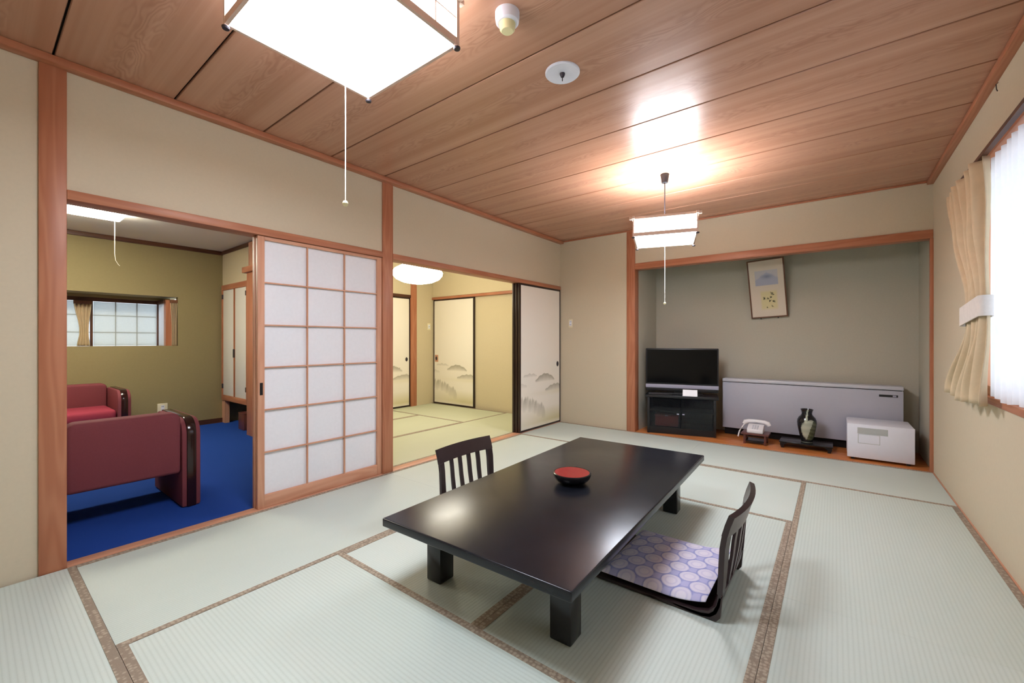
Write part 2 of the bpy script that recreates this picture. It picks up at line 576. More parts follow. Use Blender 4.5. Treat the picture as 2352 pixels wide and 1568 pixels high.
trim(bx(-0.12, 0.0, -4.714, -4.622, -0.02, H - 0.03), 'cedar_z', 'broad cedar post left of the lounge opening')
trim(bx(-0.12, 0.0, -2.83, -2.729, -0.02, H - 0.03), 'cedar_z', 'cedar post between the two door openings')
trim(bx(-0.12, 0.002, -4.622, -2.83, KZ0, KZ1), 'cedar_y', 'cedar head rail over the paper screen opening')
trim(bx(-0.12, 0.002, -2.729, 0.0, KZ0, KZ1), 'cedar_y', 'cedar head rail over the side room opening')
trim(bx(-0.078, 0.002, -4.622, -2.83, -0.05, 0.004), 'pale_cedar_y', 'pale wooden sill at the lounge opening')
trim(bx(-0.092, 0.002, -2.729, 0.0, -0.05, 0.004), 'pale_cedar_y', 'pale wooden sill at the side room opening')
trim(bx(-0.012, 0.045, RB, 0.0, H - 0.036, H - 0.001), 'cedar_y', 'cedar moulding where left wall meets ceiling')
trim(bx(RW - 0.04, RW + 0.005, RB, 0.0, H - 0.034, H - 0.001), 'cedar_y', 'cedar moulding where right wall meets ceiling')
trim(bx(0.045, RW - 0.04, -0.016, 0.004, H - 0.016, H - 0.001), 'cedar_x', 'thin cedar moulding where end wall meets ceiling')
trim(bx(0.935, 1.038, -0.012, 0.112, 0.0, H - 0.016), 'cedar_z', 'cedar alcove post beside the television')
trim(bx(1.038, RW - 0.002, -0.012, 0.106, 1.955, 2.028), 'cedar_x', 'cedar lintel across the alcove')
trim(bx(RW - 0.022, RW + 0.004, -0.008, 0.03, 0.0, 1.955), 'cedar_z', 'narrow cedar strip at right edge of alcove')
trim(bx(3.5932, RW + 0.002, RB, 0.0, -0.05, 0.005), 'pale_cedar_y', 'thin wooden strip along foot of right wall', 0.001)

# ---- right window: frame, glass, casing
win = thing('window_1', 'wide window behind the white lace curtain', 'window', (RW + 0.05, (WY0 + WY1) / 2, WZ0), kind='structure')
oy = (WY1 - WY0) / 2; wz = WZ1 - WZ0
for a, b_ in ((-oy, -oy + 0.05), (-0.025, 0.025), (oy - 0.05, oy)):
    build(bx(-0.03, 0.03, a, b_, 0.0, wz), 'window_stile', 'pale_cedar_z', win)
for a, b_ in ((0.0, 0.05), (wz - 0.05, wz)):
    build(bx(-0.028, 0.028, -oy, oy, a, b_), 'window_rail', 'pale_cedar_y', win)
for a, b_ in ((-oy + 0.05, -0.025), (0.025, oy - 0.05)):
    build(bx(-0.003, 0.003, a, b_, 0.05, wz - 0.05), 'pane', 'window_glass', win)
trim(bx(RW - 0.035, RW + 0.06, WY0 - 0.06, -0.98, WZ1 - 0.002, WZ1 + 0.045), 'cedar_y', 'cedar casing above the curtained window')
trim(bx(RW - 0.008, RW + 0.06, WY0 - 0.04, WY1 + 0.04, WZ0 - 0.035, WZ0 + 0.002), 'cedar_y', 'cedar sill under the curtained window')

# ================================================================== LOUNGE BEHIND THE PAPER SCREENS
CZ = 2.31
struct(bx(LX - 0.1, -0.079, RB - 0.05, LY0 + 0.05, -0.12, -0.012).box(LX - 0.1, -2.74, LY0 + 0.05, LY0 + 0.47, -0.12, -0.012), 'floor', 'carpet_blue', 'blue carpet of the lounge', 'carpet')
struct(bx(LX - 0.6, -0.06, RB - 0.05, LY0 + 0.05, CZ, CZ + 0.2), 'ceiling', 'plaster_white', 'pale plaster ceiling of the lounge', 'ceiling')
BY0, BY1, BZ0, BZ1, BD = -5.2, -3.275, 1.035, 1.65, 0.40
gw = G()
gw.box(LX - 0.08, LX, BY1, LY0 + 0.6, -0.05, CZ + 0.02)
gw.box(LX - 0.08, LX, RB - 0.05, BY0, -0.05, CZ + 0.02)
gw.box(LX - 0.08, LX, BY0, BY1, -0.05, BZ0)
gw.box(LX - 0.08, LX, BY0, BY1, BZ1, CZ + 0.02)
struct(gw, 'wall_lounge_back', 'plaster_olive', 'olive plaster wall at the back of the lounge', 'wall')
gw = G()
gw.box(LX - BD - 0.05, LX - 0.08, BY0 - 0.05, BY1 + 0.06, BZ1, BZ1 + 0.06)
gw.box(LX - BD - 0.05, LX - 0.08, BY0 - 0.05, BY1 + 0.06, BZ0 - 0.06, BZ0)
gw.box(LX - BD - 0.05, LX - 0.08, BY0 - 0.05, BY0, BZ0, BZ1)
gw.box(LX - BD - 0.02, LX - BD + 0.06, BY0, BY1, BZ1 - 0.035, BZ1)
struct(gw, 'wall_lounge_bay', 'plaster_olive', 'olive lining of the lounge bay window recess', 'wall')
struct(bx(LX - 0.05, -0.10, RB - 0.15, RB, -0.05, CZ + 0.02), 'wall_lounge_near', 'plaster_olive', 'near end wall of the lounge', 'wall')
# end wall (with the built-in cupboard let into it)
CX0, CX1, CB0, CB1 = -3.62, -2.83, 0.30, 1.845
gw = G()
gw.box(LX - 0.05, -0.10, LY0, LY0 + 0.055, CB1, CZ + 0.02)
gw.box(LX - 0.05, CX0 - 0.03, LY0, LY0 + 0.055, CB0, CB1)
gw.box(CX1 + 0.03, -0.10, LY0, LY0 + 0.055, -0.05, CB1)
gw.box(LX - 0.05, CX1 + 0.06, LY0 + 0.42, LY0 + 0.46, -0.05, CB1)
gw.box(CX1 + 0.03, CX1 + 0.08, LY0 + 0.055, LY0 + 0.46, -0.05, CB1)
gw.box(LX - 0.05, CX1 + 0.06, LY0 + 0.055, LY0 + 0.46, CB1, CB1 + 0.04)
struct(gw, 'wall_lounge_end', 'plaster_tan', 'end wall of the lounge around the cupboard', 'wall')
trim(bx(LX, LX + 0.022, RB, LY0, CZ - 0.05, CZ), 'dark_wood_y', 'dark moulding under the lounge ceiling')
trim(bx(LX + 0.022, -0.12, LY0 - 0.02, LY0 + 0.002, CZ - 0.045, CZ), 'dark_wood_x', 'dark moulding over the lounge cupboard wall')
tag(build(bx(LX - 0.002, LX + 0.012, RB, LY0, -0.012, 0.05), 'baseboard_lounge', 'dark_wood_y'), 'dark baseboard of the olive lounge wall', 'baseboard', kind='structure')
trim(bx(-2.56, -2.36, -2.90, LY0 + 0.002, -0.012, 1.94), 'cedar_z', 'cedar post beside the lounge cupboard')
trim(bx(-2.62, -2.30, -2.93, LY0 + 0.002, 1.90, 1.965), 'cedar_x', 'short cedar block on the lounge post')
trim(bx(-2.70, -2.58, -2.83, LY0 + 0.002, 1.845, CZ - 0.02), 'pale_cedar_z', 'pale upright above the lounge cupboard')

# bay window
bay = thing('window_2', 'gridded paper bay window of the lounge', 'window', (LX - BD, -4.2, BZ0), kind='structure')
wzh = 0.535
for a, b_ in ((-1.0, -0.975), (0.178, 0.202), (0.80, 0.815)):
    build(bx(-0.02, 0.02, a, b_, 0.0, wzh), 'window_stile', 'dark_wood_z', bay)
build(bx(-0.02, 0.03, -1.0, 0.92, wzh, wzh + 0.055), 'window_rail', 'dark_wood_y', bay)
for k, (a, b_) in enumerate(((-0.975, -0.59), (-0.59, -0.20), (-0.20, 0.17), (0.205, 0.405), (0.405, 0.605), (0.605, 0.80))):
    for j, (c_, d_) in enumerate(((0.0, 0.165), (0.165, 0.370), (0.370, wzh))):
        build(bx(-0.012, -0.006, a + 0.003, b_ - 0.003, c_ + 0.003, d_ - 0.003), 'pane', 'window_paper', bay)
for yy in (-0.59, -0.20, 0.405, 0.605):
    build(bx(-0.016, -0.004, yy - 0.004, yy + 0.004, 0.0, wzh), 'muntin', 'grey_label', bay)
for zz in (0.165, 0.370):
    build(bx(-0.0165, -0.0035, -0.975, 0.80, zz - 0.004, zz + 0.004), 'muntin', 'grey_label', bay)
build(bx(0.0, 0.27, 0.815, 0.823, 0.0, wzh), 'side_panel', 'bay_side_paper', bay)
build(bx(0.03, 0.32, 0.80, 0.90, wzh, wzh + 0.05), 'side_rail', 'dark_wood_x', bay)
build(bx(0.26, 0.34, 0.815, 0.925, 0.0, wzh + 0.045), 'side_post', 'cedar_z', bay)

# ================================================================== SIDE ROOM
flo2 = struct(bx(SX - 0.1, -0.093, -2.73, SY + 0.05, -0.12, -0.045), 'floor', 'plaster_beige', 'tatami mat floor of the side room', 'floor')
for (x0, x1, y0, y1, al) in ((-1.03, -0.094, -2.72, -0.92, 'y'), (-1.03, -0.094, -0.92, SY, 'y'), (-1.93, -1.03, -2.72, -0.85, 'y'),
                             (SX, -1.03, -0.85, SY, 'x'), (SX, -1.93, -2.72, -0.85, 'y')):
    mat_piece(flo2, x0 + g_, x1 - g_, y0 + g_, y1 - g_, al, 'tatami_rush_side')
struct(bx(SX - 0.1, -0.06, -2.76, SY + 0.1, H, H + 0.06), 'ceiling', 'plaster_tan', 'ceiling of the side room', 'ceiling')
gw = G()
gw.box(SX - 0.1, SX, -2.76, SY + 0.1, 1.86, H + 0.02)
gw.box(SX - 0.1, SX, -0.36, SY + 0.1, -0.05, 1.86)
gw.box(SX - 0.1, SX, -2.76, -2.2, -0.05, 1.86)
gw.box(SX - 0.1, SX - 0.05, -2.2, -0.36, -0.05, 1.86)
struct(gw, 'wall_side_back', 'plaster_tan', 'tan back wall of the side room', 'wall')
gw = G()
gw.box(SX - 0.1, -0.06, SY, SY + 0.1, 1.86, H + 0.02)
gw.box(SX - 0.1, -0.06, SY + 0.045, SY + 0.1, -0.05, 1.86)
struct(gw, 'wall_side_end', 'plaster_tan', 'tan end wall of the side room', 'wall')
struct(bx(SX - 0.1, -0.10, -2.785 + 0.055, -2.715, -0.05, H + 0.02), 'wall_side_near', 'plaster_tan', 'tan wall between side room and lounge', 'wall')
trim(bx(SX - 0.04, SX + 0.02, -0.385, -0.27, -0.045, H), 'cedar_z', 'cedar post at back of the side room')
trim(bx(SX - 0.06, SX + 0.008, -2.2, -0.385, 1.815, 1.862), 'dark_wood_y', 'dark head rail on the back wall of the side room')
trim(bx(SX, -0.12, SY - 0.02, SY + 0.05, 1.815, 1.855), 'cedar_x', 'cedar head rail on the end wall of the side room')

# ================================================================== DOORS
ND = [0]


def door_name():
    ND[0] += 1
    return 'door_%d' % ND[0]


def shoji(x1, y0, y1, label):
    d = thing(door_name(), label, 'sliding door', (x1 - 0.015, (y0 + y1) / 2, 0.005), kind='structure', group='paper screen doors')
    hw = (y1 - y0) / 2; hh = KZ0 - 0.008
    st = 0.042; tr, br = 0.022, 0.082
    for s in (-1, 1):
        a, b_ = sorted((s * hw, s * (hw - st)))
        o = build(bx(-0.015, 0.015, a, b_, 0, hh), 'stile', 'pale_cedar_z', d, bevel=0.002)
        if s == -1:
            build(bx(0.0145, 0.0165, a + 0.012, b_ - 0.012, 0.74, 0.82), 'finger_pull', 'black_lacquer', o)
    build(bx(-0.014, 0.014, -hw + st, hw - st, 0, br), 'bottom_rail', 'pale_cedar_y', d, bevel=0.002)
    build(bx(-0.014, 0.014, -hw + st, hw - st, hh - tr, hh), 'top_rail', 'pale_cedar_y', d, bevel=0.002)
    cw = (2 * hw - 2 * st) / 3; rh = (hh - tr - br) / 6
    m0 = p0 = None
    for k in (1, 2):
        yy = -hw + st + cw * k
        build(bx(-0.004, 0.011, yy - 0.004, yy + 0.004, br, hh - tr), 'muntin', 'pale_cedar_z', d)
    for k in range(1, 6):
        zz = br + rh * k
        build(bx(-0.004, 0.0105, -hw + st, hw - st, zz - 0.004, zz + 0.004), 'muntin', 'pale_cedar_y', d)
    for a in range(3):
        for b_ in range(6):
            loc = Vector((-0.0065, -hw + st + cw * (a + .5), br + rh * b_))
            if p0 is None:
                p0 = build(bx(-0.008, -0.005, -hw + st, -hw + st + cw, br, br + rh), 'paper_pane', 'shoji_paper', d)
            else:
                dup_mesh(p0, d, loc)
    return d


shoji(-0.012, -3.770, -2.832, 'front paper screen door with a cedar grid, beside the lounge opening')
shoji(-0.058, -3.772, -2.836, 'second paper screen door, stacked just behind the front one')


def ink_landscape(u, v, seed, warm=(0, 0, 0)):
    """colours of the printed mist-and-hills landscape; u across, v up, arrays 0..1"""
    r = np.random.default_rng(seed)
    base = np.array(lin((240, 234, 222)))[:3] * np.ones(u.shape + (3,))
    ink = np.array(lin((120, 112, 82)))[:3]; gold = np.array(lin((206, 196, 142)))[:3]
    m = np.zeros_like(u)

    def hill(u0, v0, a, b, k):
        d = np.abs((u - u0) / a) ** 2.0
        top = v0 + b * np.clip(1 - d, 0, 1) + 0.003 * np.sin(u * 60 + u0 * 9)
        inside = (v < top) & (v > v0 - 0.012)
        fade = np.clip((v - (v0 - 0.012)) / np.maximum(top - v0 + 0.012, 1e-4), 0, 1) ** 0.7
        return np.where(inside & (d < 1), fade * k, 0)
    for h in ((0.60, 0.330, 0.25, 0.046, 0.95), (0.90, 0.255, 0.30, 0.036, 0.85), (0.22, 0.372, 0.16, 0.012, 0.45), (0.02, 0.30, 0.12, 0.02, 0.3)):
        m = np.maximum(m, hill(*h))
    for k in range(17):
        tu = 0.0 + 0.58 * (k + r.uniform(-.3, .3)) / 17; th = 0.250 - 0.155 * tu + r.uniform(-0.022, 0.014)
        tw = 0.036 + r.uniform(0, 0.016); tb = th - 0.105
        w = tw * np.clip((th - v) / 0.055, 0, 1) ** 0.8 * (1 + 0.15 * np.sin(v * 700 + k))
        ins = np.clip((w - np.abs(u - tu)) / 0.012, 0, 1) * (v > tb) * (v < th)
        m = np.maximum(m, ins * (0.45 + 0.4 * r.random()) * np.clip((v - tb) / 0.085, 0, 1) ** 0.7)
    gm = np.clip((0.135 - v) / 0.10, 0, 1) * 0.75 * np.clip(0.3 + u * 0.9, 0, 1) * np.clip(v / 0.04 + .3, 0, 1)
    gm = np.maximum(gm, 0.25 * np.exp(-((v - 0.235) / 0.02) ** 2) * u)
    c = base * (1 - gm[..., None]) + gold * gm[..., None]
    c = c * (1 - 0.72 * m[..., None]) + ink * 0.72 * m[..., None]
    return np.concatenate([c, np.ones(u.shape + (1,))], -1)


def painted_panel(fn3, nu, nv, colfn):
    """a thin slab whose front carries colours per vertex"""
    g = G().grid(fn3, nu, nv)
    uu, vv = np.meshgrid(np.linspace(0, 1, nu + 1), np.linspace(0, 1, nv + 1), indexing='ij')
    g.c = colfn(uu, vv).reshape(-1, 4)
    return g


def fusuma(face, y0, y1, at, z1, label, axis='y', handle_side=1, seed=3, flip=False, fancy=True, group='painted sliding doors'):
    """painted sliding door; axis 'y' -> the door runs along y and faces +x, 'x' -> runs along x and faces -y"""
    c = (y0 + y1) / 2; hw = (y1 - y0) / 2; hh = z1 - 0.006
    if axis == 'y':
        d = thing(door_name(), label, 'sliding door', (at, c, 0.005), 0.0, kind='structure', group=group)
    else:
        d = thing(door_name(), label, 'sliding door', (c, at, 0.005), -math.pi / 2, kind='structure', group=group)
        # local +x now faces world -y and local y runs along world +x
    fr = 0.022
    for s in (-1, 1):
        a, b_ = sorted((s * hw, s * (hw - fr)))
        build(bx(-0.028, 0.003, a, b_, 0, hh), 'stile', 'fusuma_frame', d, bevel=0.002)
    build(bx(-0.027, 0.003, -hw + fr, hw - fr, 0, fr), 'bottom_rail', 'fusuma_frame', d, bevel=0.002)
    build(bx(-0.027, 0.003, -hw + fr, hw - fr, hh - fr, hh), 'top_rail', 'fusuma_frame', d, bevel=0.002)
    build(bx(-0.022, -0.002, -hw + fr, hw - fr, fr, hh - fr), 'core', 'plaster_tan', d)
    nu, nv = (90, 220) if fancy else (60, 150)
    p = painted_panel(lambda u, v: (0.0, -hw + fr + u * (2 * hw - 2 * fr), fr + v * (hh - 2 * fr)), nu, nv, lambda u, v: ink_landscape(1 - u if flip else u, v, seed))
    o = build(p, 'paper', 'painted_paper', d)
    yy = handle_side * (hw - 0.075)
    h = G()
    hz = 0.785
    prof = [(0.0, 0.0035), (0.018, 0.0035), (0.020, 0.006), (0.027, 0.006), (0.029, 0.003), (0.030, 0.0)]
    for (r, t) in prof: pass
    n = 24; i0 = 0
    for (r, t) in prof[::-1]:
        for j in range(n):
            a = 2 * math.pi * j / n
            h.v.append((t, yy + r * math.cos(a) * 0.8, hz + r * math.sin(a) * 1.15))
    for k in range(len(prof) - 1):
        for j in range(n):
            j2 = (j + 1) % n
            h.f.append((k * n + j, k * n + j2, (k + 1) * n + j2, (k + 1) * n + j))
    build(h, 'finger_pull', 'dark_metal', o, smooth=True)
    return d


fusuma(-0.006, -0.93, -0.004, -0.006, KZ0, 'painted sliding door with misty hills next to the main room corner', seed=3)
fusuma(-0.006, -0.935, -0.006, -0.044, KZ0, 'second painted sliding door, stacked behind the one at the corner', seed=3)
fusuma(-0.006, -0.940, -0.008, -0.082, KZ0, 'third painted sliding door, rearmost of the stack at the corner', seed=3)
fusuma(0, -1.31, -0.390, SX - 0.006, 1.815, 'painted sliding door in the back wall of the side room', seed=5, fancy=False, group='painted doors of the side room')
fusuma(0, -2.2, -1.31, SX - 0.010, 1.815, 'painted sliding door of the side room hidden behind the cedar post', seed=6, fancy=False, group='painted doors of the side room')
_f = fusuma(0, SX + 0.012, -1.70, SY + 0.012, 1.815, 'painted sliding door in the end wall of the side room', axis='x', handle_side=-1, seed=3, group='painted doors of the side room')
build(bx(0.0008, 0.003, -0.445, -0.365, 0.725, 0.845), 'pull_plate', 'pale_cedar_z', _f)

# ================================================================== FURNITURE OF THE MAIN ROOM
def low_table():
    t = thing('low_table', 'long black lacquered low table in the middle of the tatami room', 'table', (1.808, -2.836, 0.002), math.radians(1.7))
    build(bx(-0.465, 0.465, -0.958, 0.958, 0.283, 0.32), 'table_top', 'table_lacquer', t, bevel=0.006, seg=3)
    for (a, b_) in ((-0.375, -0.78), (0.28, -0.78), (0.28, 0.64), (-0.375, 0.64)):
        build(bx(a, a + 0.088, b_, b_ + 0.088, 0.0, 0.284), 'leg', 'black_lacquer', t, bevel=0.006)
    for q in (-0.72, 0.66):
        build(bx(-0.30, 0.30, q, q + 0.02, 0.262, 0.284), 'stretcher', 'black_lacquer', t)


low_table()

ZP = [(0.545, 0.010), (0.40, 0.008), (0.25, 0.008), (0.12, 0.008), (0.075, 0.010), (0.045, 0.018), (0.025, 0.036), (0.014, 0.065), (0.008, 0.11), (0.005, 0.17),
      (0.003, 0.23), (0.000, 0.29), (-0.008, 0.34), (-0.020, 0.385), (-0.034, 0.425)]


def legless_chair(label, loc, rz):
    c = thing('legless_chair', label, 'chair', loc, rz, group='legless chairs at the low table')
    P = [Vector((p[0], 0, p[1])) for p in ZP]

    def sheet(y0, y1, i0, i1, th, ny=4, f0=0.0, f1=0.0):
        """bent board following the side profile between profile points i0..i1"""
        g = G(); pts = []
        idx = list(range(i0, i1 + 1))
        pr = [P[k] for k in idx]
        if f0: pr[0] = pr[0].lerp(pr[1], f0)
        if f1: pr[-1] = pr[-1].lerp(pr[-2], f1)
        nrm = []
        for k in range(len(pr)):
            t = (pr[min(k + 1, len(pr) - 1)] - pr[max(k - 1, 0)]).normalized()
            nrm.append(Vector((t.z, 0, -t.x)) * 1.0)
        for s in (0, 1):
            for k, p in enumerate(pr):
                for j in range(ny + 1):
                    y = y0 + (y1 - y0) * j / ny
                    bow = -0.030 * (1 - (y / 0.25) ** 2) * min(1, max(0, (p.z - 0.06) / 0.2))
                    q = p + nrm[k] * (th * (0.5 if s else -0.5))
                    g.v.append((q.x + bow, y, max(q.z, 0.0015)))
        n = ny + 1; m = len(pr); off = n * m
        for k in range(m - 1):
            for j in range(ny):
                a = k * n + j
                g.f.append((a, a + 1, a + n + 1, a + n)); g.f.append((off + a, off + a + n, off + a + n + 1, off + a + 1))
        for k in range(m - 1):
            for j in (0, ny):
                a = k * n + j
                g.f.append((a, a + n, off + a + n, off + a))
        for j in range(ny):
            for k in (0, m - 1):
                a = k * n + j
                g.f.append((a, off + a, off + a + 1, a + 1))
        return g
    build(sheet(-0.245, 0.245, 0, 8, 0.013, 10), 'seat', 'chair_lacquer', c, smooth=True)
    for s in (-1, 1):
        a, b_ = sorted((s * 0.245, s * 0.205))
        build(sheet(a, b_, 8, 12, 0.020, 2), 'stile', 'chair_lacquer', c, smooth=True)
    for k in range(4):
        y = -0.123 + 0.082 * k
        build(sheet(y - 0.0145, y + 0.0145, 8, 12, 0.011, 2), 'slat', 'chair_lacquer', c, smooth=True)
    build(sheet(-0.247, 0.247, 12, 14, 0.021, 10, f0=0.0), 'top_rail', 'chair_lacquer', c, smooth=True)
    # thickened heel of the bent side, as seen beside the cushion
    for s in (-1, 1):
        a, b_ = sorted((s * 0.245, s * 0.222))
        pf = [(0.30, 0.002), (0.02, 0.002), (0.006, 0.02), (-0.001, 0.10), (0.012, 0.10), (0.022, 0.062), (0.05, 0.034), (0.10, 0.020), (0.30, 0.012)]
        build(G().prism(pf, 1, a, b_), 'side_heel', 'chair_lacquer', c, bevel=0.002)
    return c


legless_chair('dark legless chair with slatted back and a lilac cushion, right of the low table', (2.600, -2.893, 0.002), math.pi)
legless_chair('dark legless chair with slatted back tucked under the left side of the low table', (1.035, -2.908, 0.002), 0.0)


def floor_cushion():
    n = 130
    x0, x1, y0, y1 = -0.235, 0.215, -0.262, 0.262
    uu, vv = np.meshgrid(np.linspace(0, 1, n + 1), np.linspace(0, 1, n + 1), indexing='ij')
    X = x0 + (x1 - x0) * uu; Y = y0 + (y1 - y0) * vv
    ex = np.minimum(uu, 1 - uu) * (x1 - x0); ey = np.minimum(vv, 1 - vv) * (y1 - y0)
    e = np.minimum(ex, ey)
    puff = 0.026 * (1 - np.exp(-e / 0.035)) + 0.006 * (1 - np.exp(-e / 0.12))
    sag = 0.030 * np.clip((X - 0.05) / 0.17, 0, 1) ** 2
    top = 0.030 + puff + sag; bot = 0.026 - 0.010 * (1 - np.exp(-e / 0.02)) + sag
    g = G(); off = (n + 1) ** 2
    for Z in (top, bot):
        g.v += list(zip(X.ravel(), Y.ravel(), Z.ravel()))
    for a in range(n):
        for b_ in range(n):
            p = a * (n + 1) + b_
            g.f.append((p, p + n + 1, p + n + 2, p + 1)); g.f.append((off + p, off + p + 1, off + p + n + 2, off + p + n + 1))
    for k in range(n):
        p = k * (n + 1); q = p + n + 1
        g.f.append((p, off + p, off + q, q)); g.f.append((p + n, q + n, off + q + n, off + p + n))
        p = k; q = n * (n + 1) + k
        g.f.append((p, p + 1, off + p + 1, off + p)); g.f.append((q, off + q, off + q + 1, q + 1))
    # brocade of staggered roundels
    P_, Q_ = 0.118, 0.102
    col = np.ones(X.shape + (3,)) * np.array(lin((170, 172, 218)))[:3]

    def disc(cx, cy, r, c, soft=0.004):
        m = np.clip((r - np.hypot(X - cx, Y - cy)) / soft + .5, 0, 1)[..., None]
        return m, np.array(lin(c))[:3]
    for i in range(-5, 6):
        for j in range(-5, 6):
            cx = i * P_ + (P_ / 2 if j % 2 else 0); cy = j * Q_ * 0.62
            for r, c in ((0.0440, (132, 140, 202)), (0.0400, (222, 218, 234)), (0.026, (208, 204, 228)), (0.020, (226, 222, 236))):
                m, cc = disc(cx, cy, r, c)
                col = col * (1 - m) + cc * m
            m, cc = disc(cx + P_ / 2, cy, 0.019, (186, 186, 224)); col = col * (1 - m) + cc * m
    col4 = np.concatenate([col, np.ones(X.shape + (1,))], -1).reshape(-1, 4)
    g.c = np.concatenate([col4, col4], 0)
    o = build(g, 'floor_cushion', 'cushion_brocade', smooth=True, origin=(0, 0, 0))
    o.location = (2.325, -2.868, 0.008)
    tag(o, 'flat lilac cushion with pale roundels on the right legless chair', 'cushion')


floor_cushion()


def bowl():
    b = thing('lacquer_bowl', 'round black lacquer bowl with red inside on the low table', 'bowl', (1.806, -2.898, 0.3235))
    out = [(0.0, 0.0), (0.050, 0.0), (0.054, 0.004), (0.060, 0.006), (0.082, 0.014), (0.097, 0.030), (0.103, 0.046), (0.102, 0.055), (0.098, 0.058), (0.094, 0.0565)]
    build(G().lathe(out, 48), 'outside', 'black_lacquer', b, smooth=True)
    inn = [(0.0945, 0.0568), (0.0915, 0.054), (0.088, 0.042), (0.076, 0.026), (0.05, 0.017), (0.0, 0.014)]
    build(G().lathe(inn, 48), 'inside', 'bowl_red', b, smooth=True)


bowl()

# ================================================================== LAMPS
def lantern(name, label, loc, rz, s, z0, z1, mats, over, cap, pull, post=0.013):
    """square wooden lantern: luminous underside, paper sides with thin bars, four corner posts with dark feet"""
    dm, pm = mats
    t = thing(name, label, 'lamp', loc, rz)
    h = s / 2; Z = loc[2]
    z0 -= Z; z1 -= Z
    build(bx(-h + 0.012, h - 0.012, -h + 0.012, h - 0.012, z0 + 0.006, z0 + 0.012), 'diffuser', dm, t)
    p = post
    for sx in (-1, 1):
        for sy in (-1, 1):
            o = build(bx(sx * h - p / 2, sx * h + p / 2, sy * h - p / 2, sy * h + p / 2, z0 - 0.006, z1 + over), 'corner_post', 'lantern_wood_z', t)
            build(G().lathe([(0, -0.014), (0.011, -0.014), (0.013, -0.010), (0.013, -0.006), (0, -0.006)], 16, (sx * h, sy * h, z0)), 'foot', 'dark_metal', o)
    for s_ in (-1, 1):
        a, b_ = sorted((s_ * h - 0.006, s_ * h + 0.006))
        build(bx(-h, h, a, b_, z0, z0 + 0.026), 'bottom_rail', 'lantern_wood_x', t)
        build(bx(a, b_, -h, h, z0, z0 + 0.026), 'bottom_rail', 'lantern_wood_y', t)
        e = 0.03
        build(bx(-h - e, h + e, a - 0.004, b_ + 0.004, z1, z1 + 0.018), 'top_rail', 'lantern_wood_x', t)
        build(bx(a - 0.004, b_ + 0.004, -h - e, h + e, z1 + 0.0005, z1 + 0.0175), 'top_rail', 'lantern_wood_y', t)
        q = s_ * (h - 0.003)
        a, b_ = sorted((q - 0.002, q + 0.002))
        for ax in (0, 1):
            g1 = bx(-h + 0.008, h - 0.008, a, b_, z0 + 0.026, z1) if ax == 0 else bx(a, b_, -h + 0.008, h - 0.008, z0 + 0.026, z1)
            o = build(g1, 'paper_side', pm, t)
            zz = z0 + 0.026 + (z1 - z0 - 0.022) * 0.52
            e1, e2 = sorted((q + s_ * 0.0022, q + s_ * 0.0062))
            build(bx(-h, h, e1, e2, zz - 0.002, zz + 0.002) if ax == 0 else bx(e1, e2, -h, h, zz - 0.002, zz + 0.002), 'bar', 'lantern_wood_x', o)
            for k in (-1, 1):
                w = k * h * 0.62
                build(bx(w - 0.002, w + 0.002, e1, e2, z0 + 0.026, z1) if ax == 0 else bx(e1, e2, w - 0.002, w + 0.002, z0 + 0.026, z1), 'bar', 'lantern_wood_z', o)
    zc = z0 + 0.006
    build(G().tube([(0, 0, zc), (0.001, 0, (zc + pull - Z) / 2), (0, 0, pull - Z)], 0.0022, 6), 'pull_cord', 'cord_white', t)
    build(G().lathe([(0, -0.011), (0.007, -0.009), (0.0105, 0), (0.007, 0.009), (0, 0.011)], 14, (0, 0, pull - Z)), 'pull_bead', 'bead_cream', t, smooth=True)
    return t


# big ceiling lantern
L1 = lantern('ceiling_lantern', 'big square wood framed lantern on the ceiling near the viewpoint', (1.545, -4.085, H - 0.004), 0.0, 0.565, 2.20, 2.365,
             ('lamp_diffuser', 'lantern_paper'), 0.0, False, 1.595)
build(bx(-0.19, 0.19, -0.19, 0.19, -0.07, 0.0), 'mounting_box', 'white_plastic', L1)
build(bx(-0.285, 0.285, -0.02, 0.02, -0.075, -0.06), 'cross_bar', 'lantern_wood_x', L1)
# hanging lantern
L2 = lantern('hanging_lantern', 'small square paper lantern hanging on a cord before the alcove', (1.861, -1.489, H - 0.004), math.radians(17.5), 0.455, 1.905, 2.035,
             ('pendant_diffuser', 'pendant_paper'), 0.022, True, 1.40, post=0.010)
build(G().lathe([(0, -0.066), (0.024, -0.066), (0.027, -0.05), (0.034, 0.0), (0, 0.0)], 28), 'ceiling_cap', 'black_plastic', L2, smooth=True)
build(G().tube([(0, 0, -0.066), (0, 0, -0.396)], 0.0045, 8), 'suspension_cord', 'dark_metal', L2)
build(G().box(-0.225, 0.225, -0.009, 0.009, -0.412, -0.396).box(-0.009, 0.009, -0.225, 0.225, -0.4115, -0.3965), 'cross_bar', 'lantern_wood_x', L2)
_ring = [(0.14 * math.cos(a), 0.14 * math.sin(a), -0.47) for a in np.linspace(0, 2 * math.pi, 21)]
build(G().tube(_ring, 0.014, 6, cap=False), 'ring_tube', 'pendant_tube', L2, smooth=True)

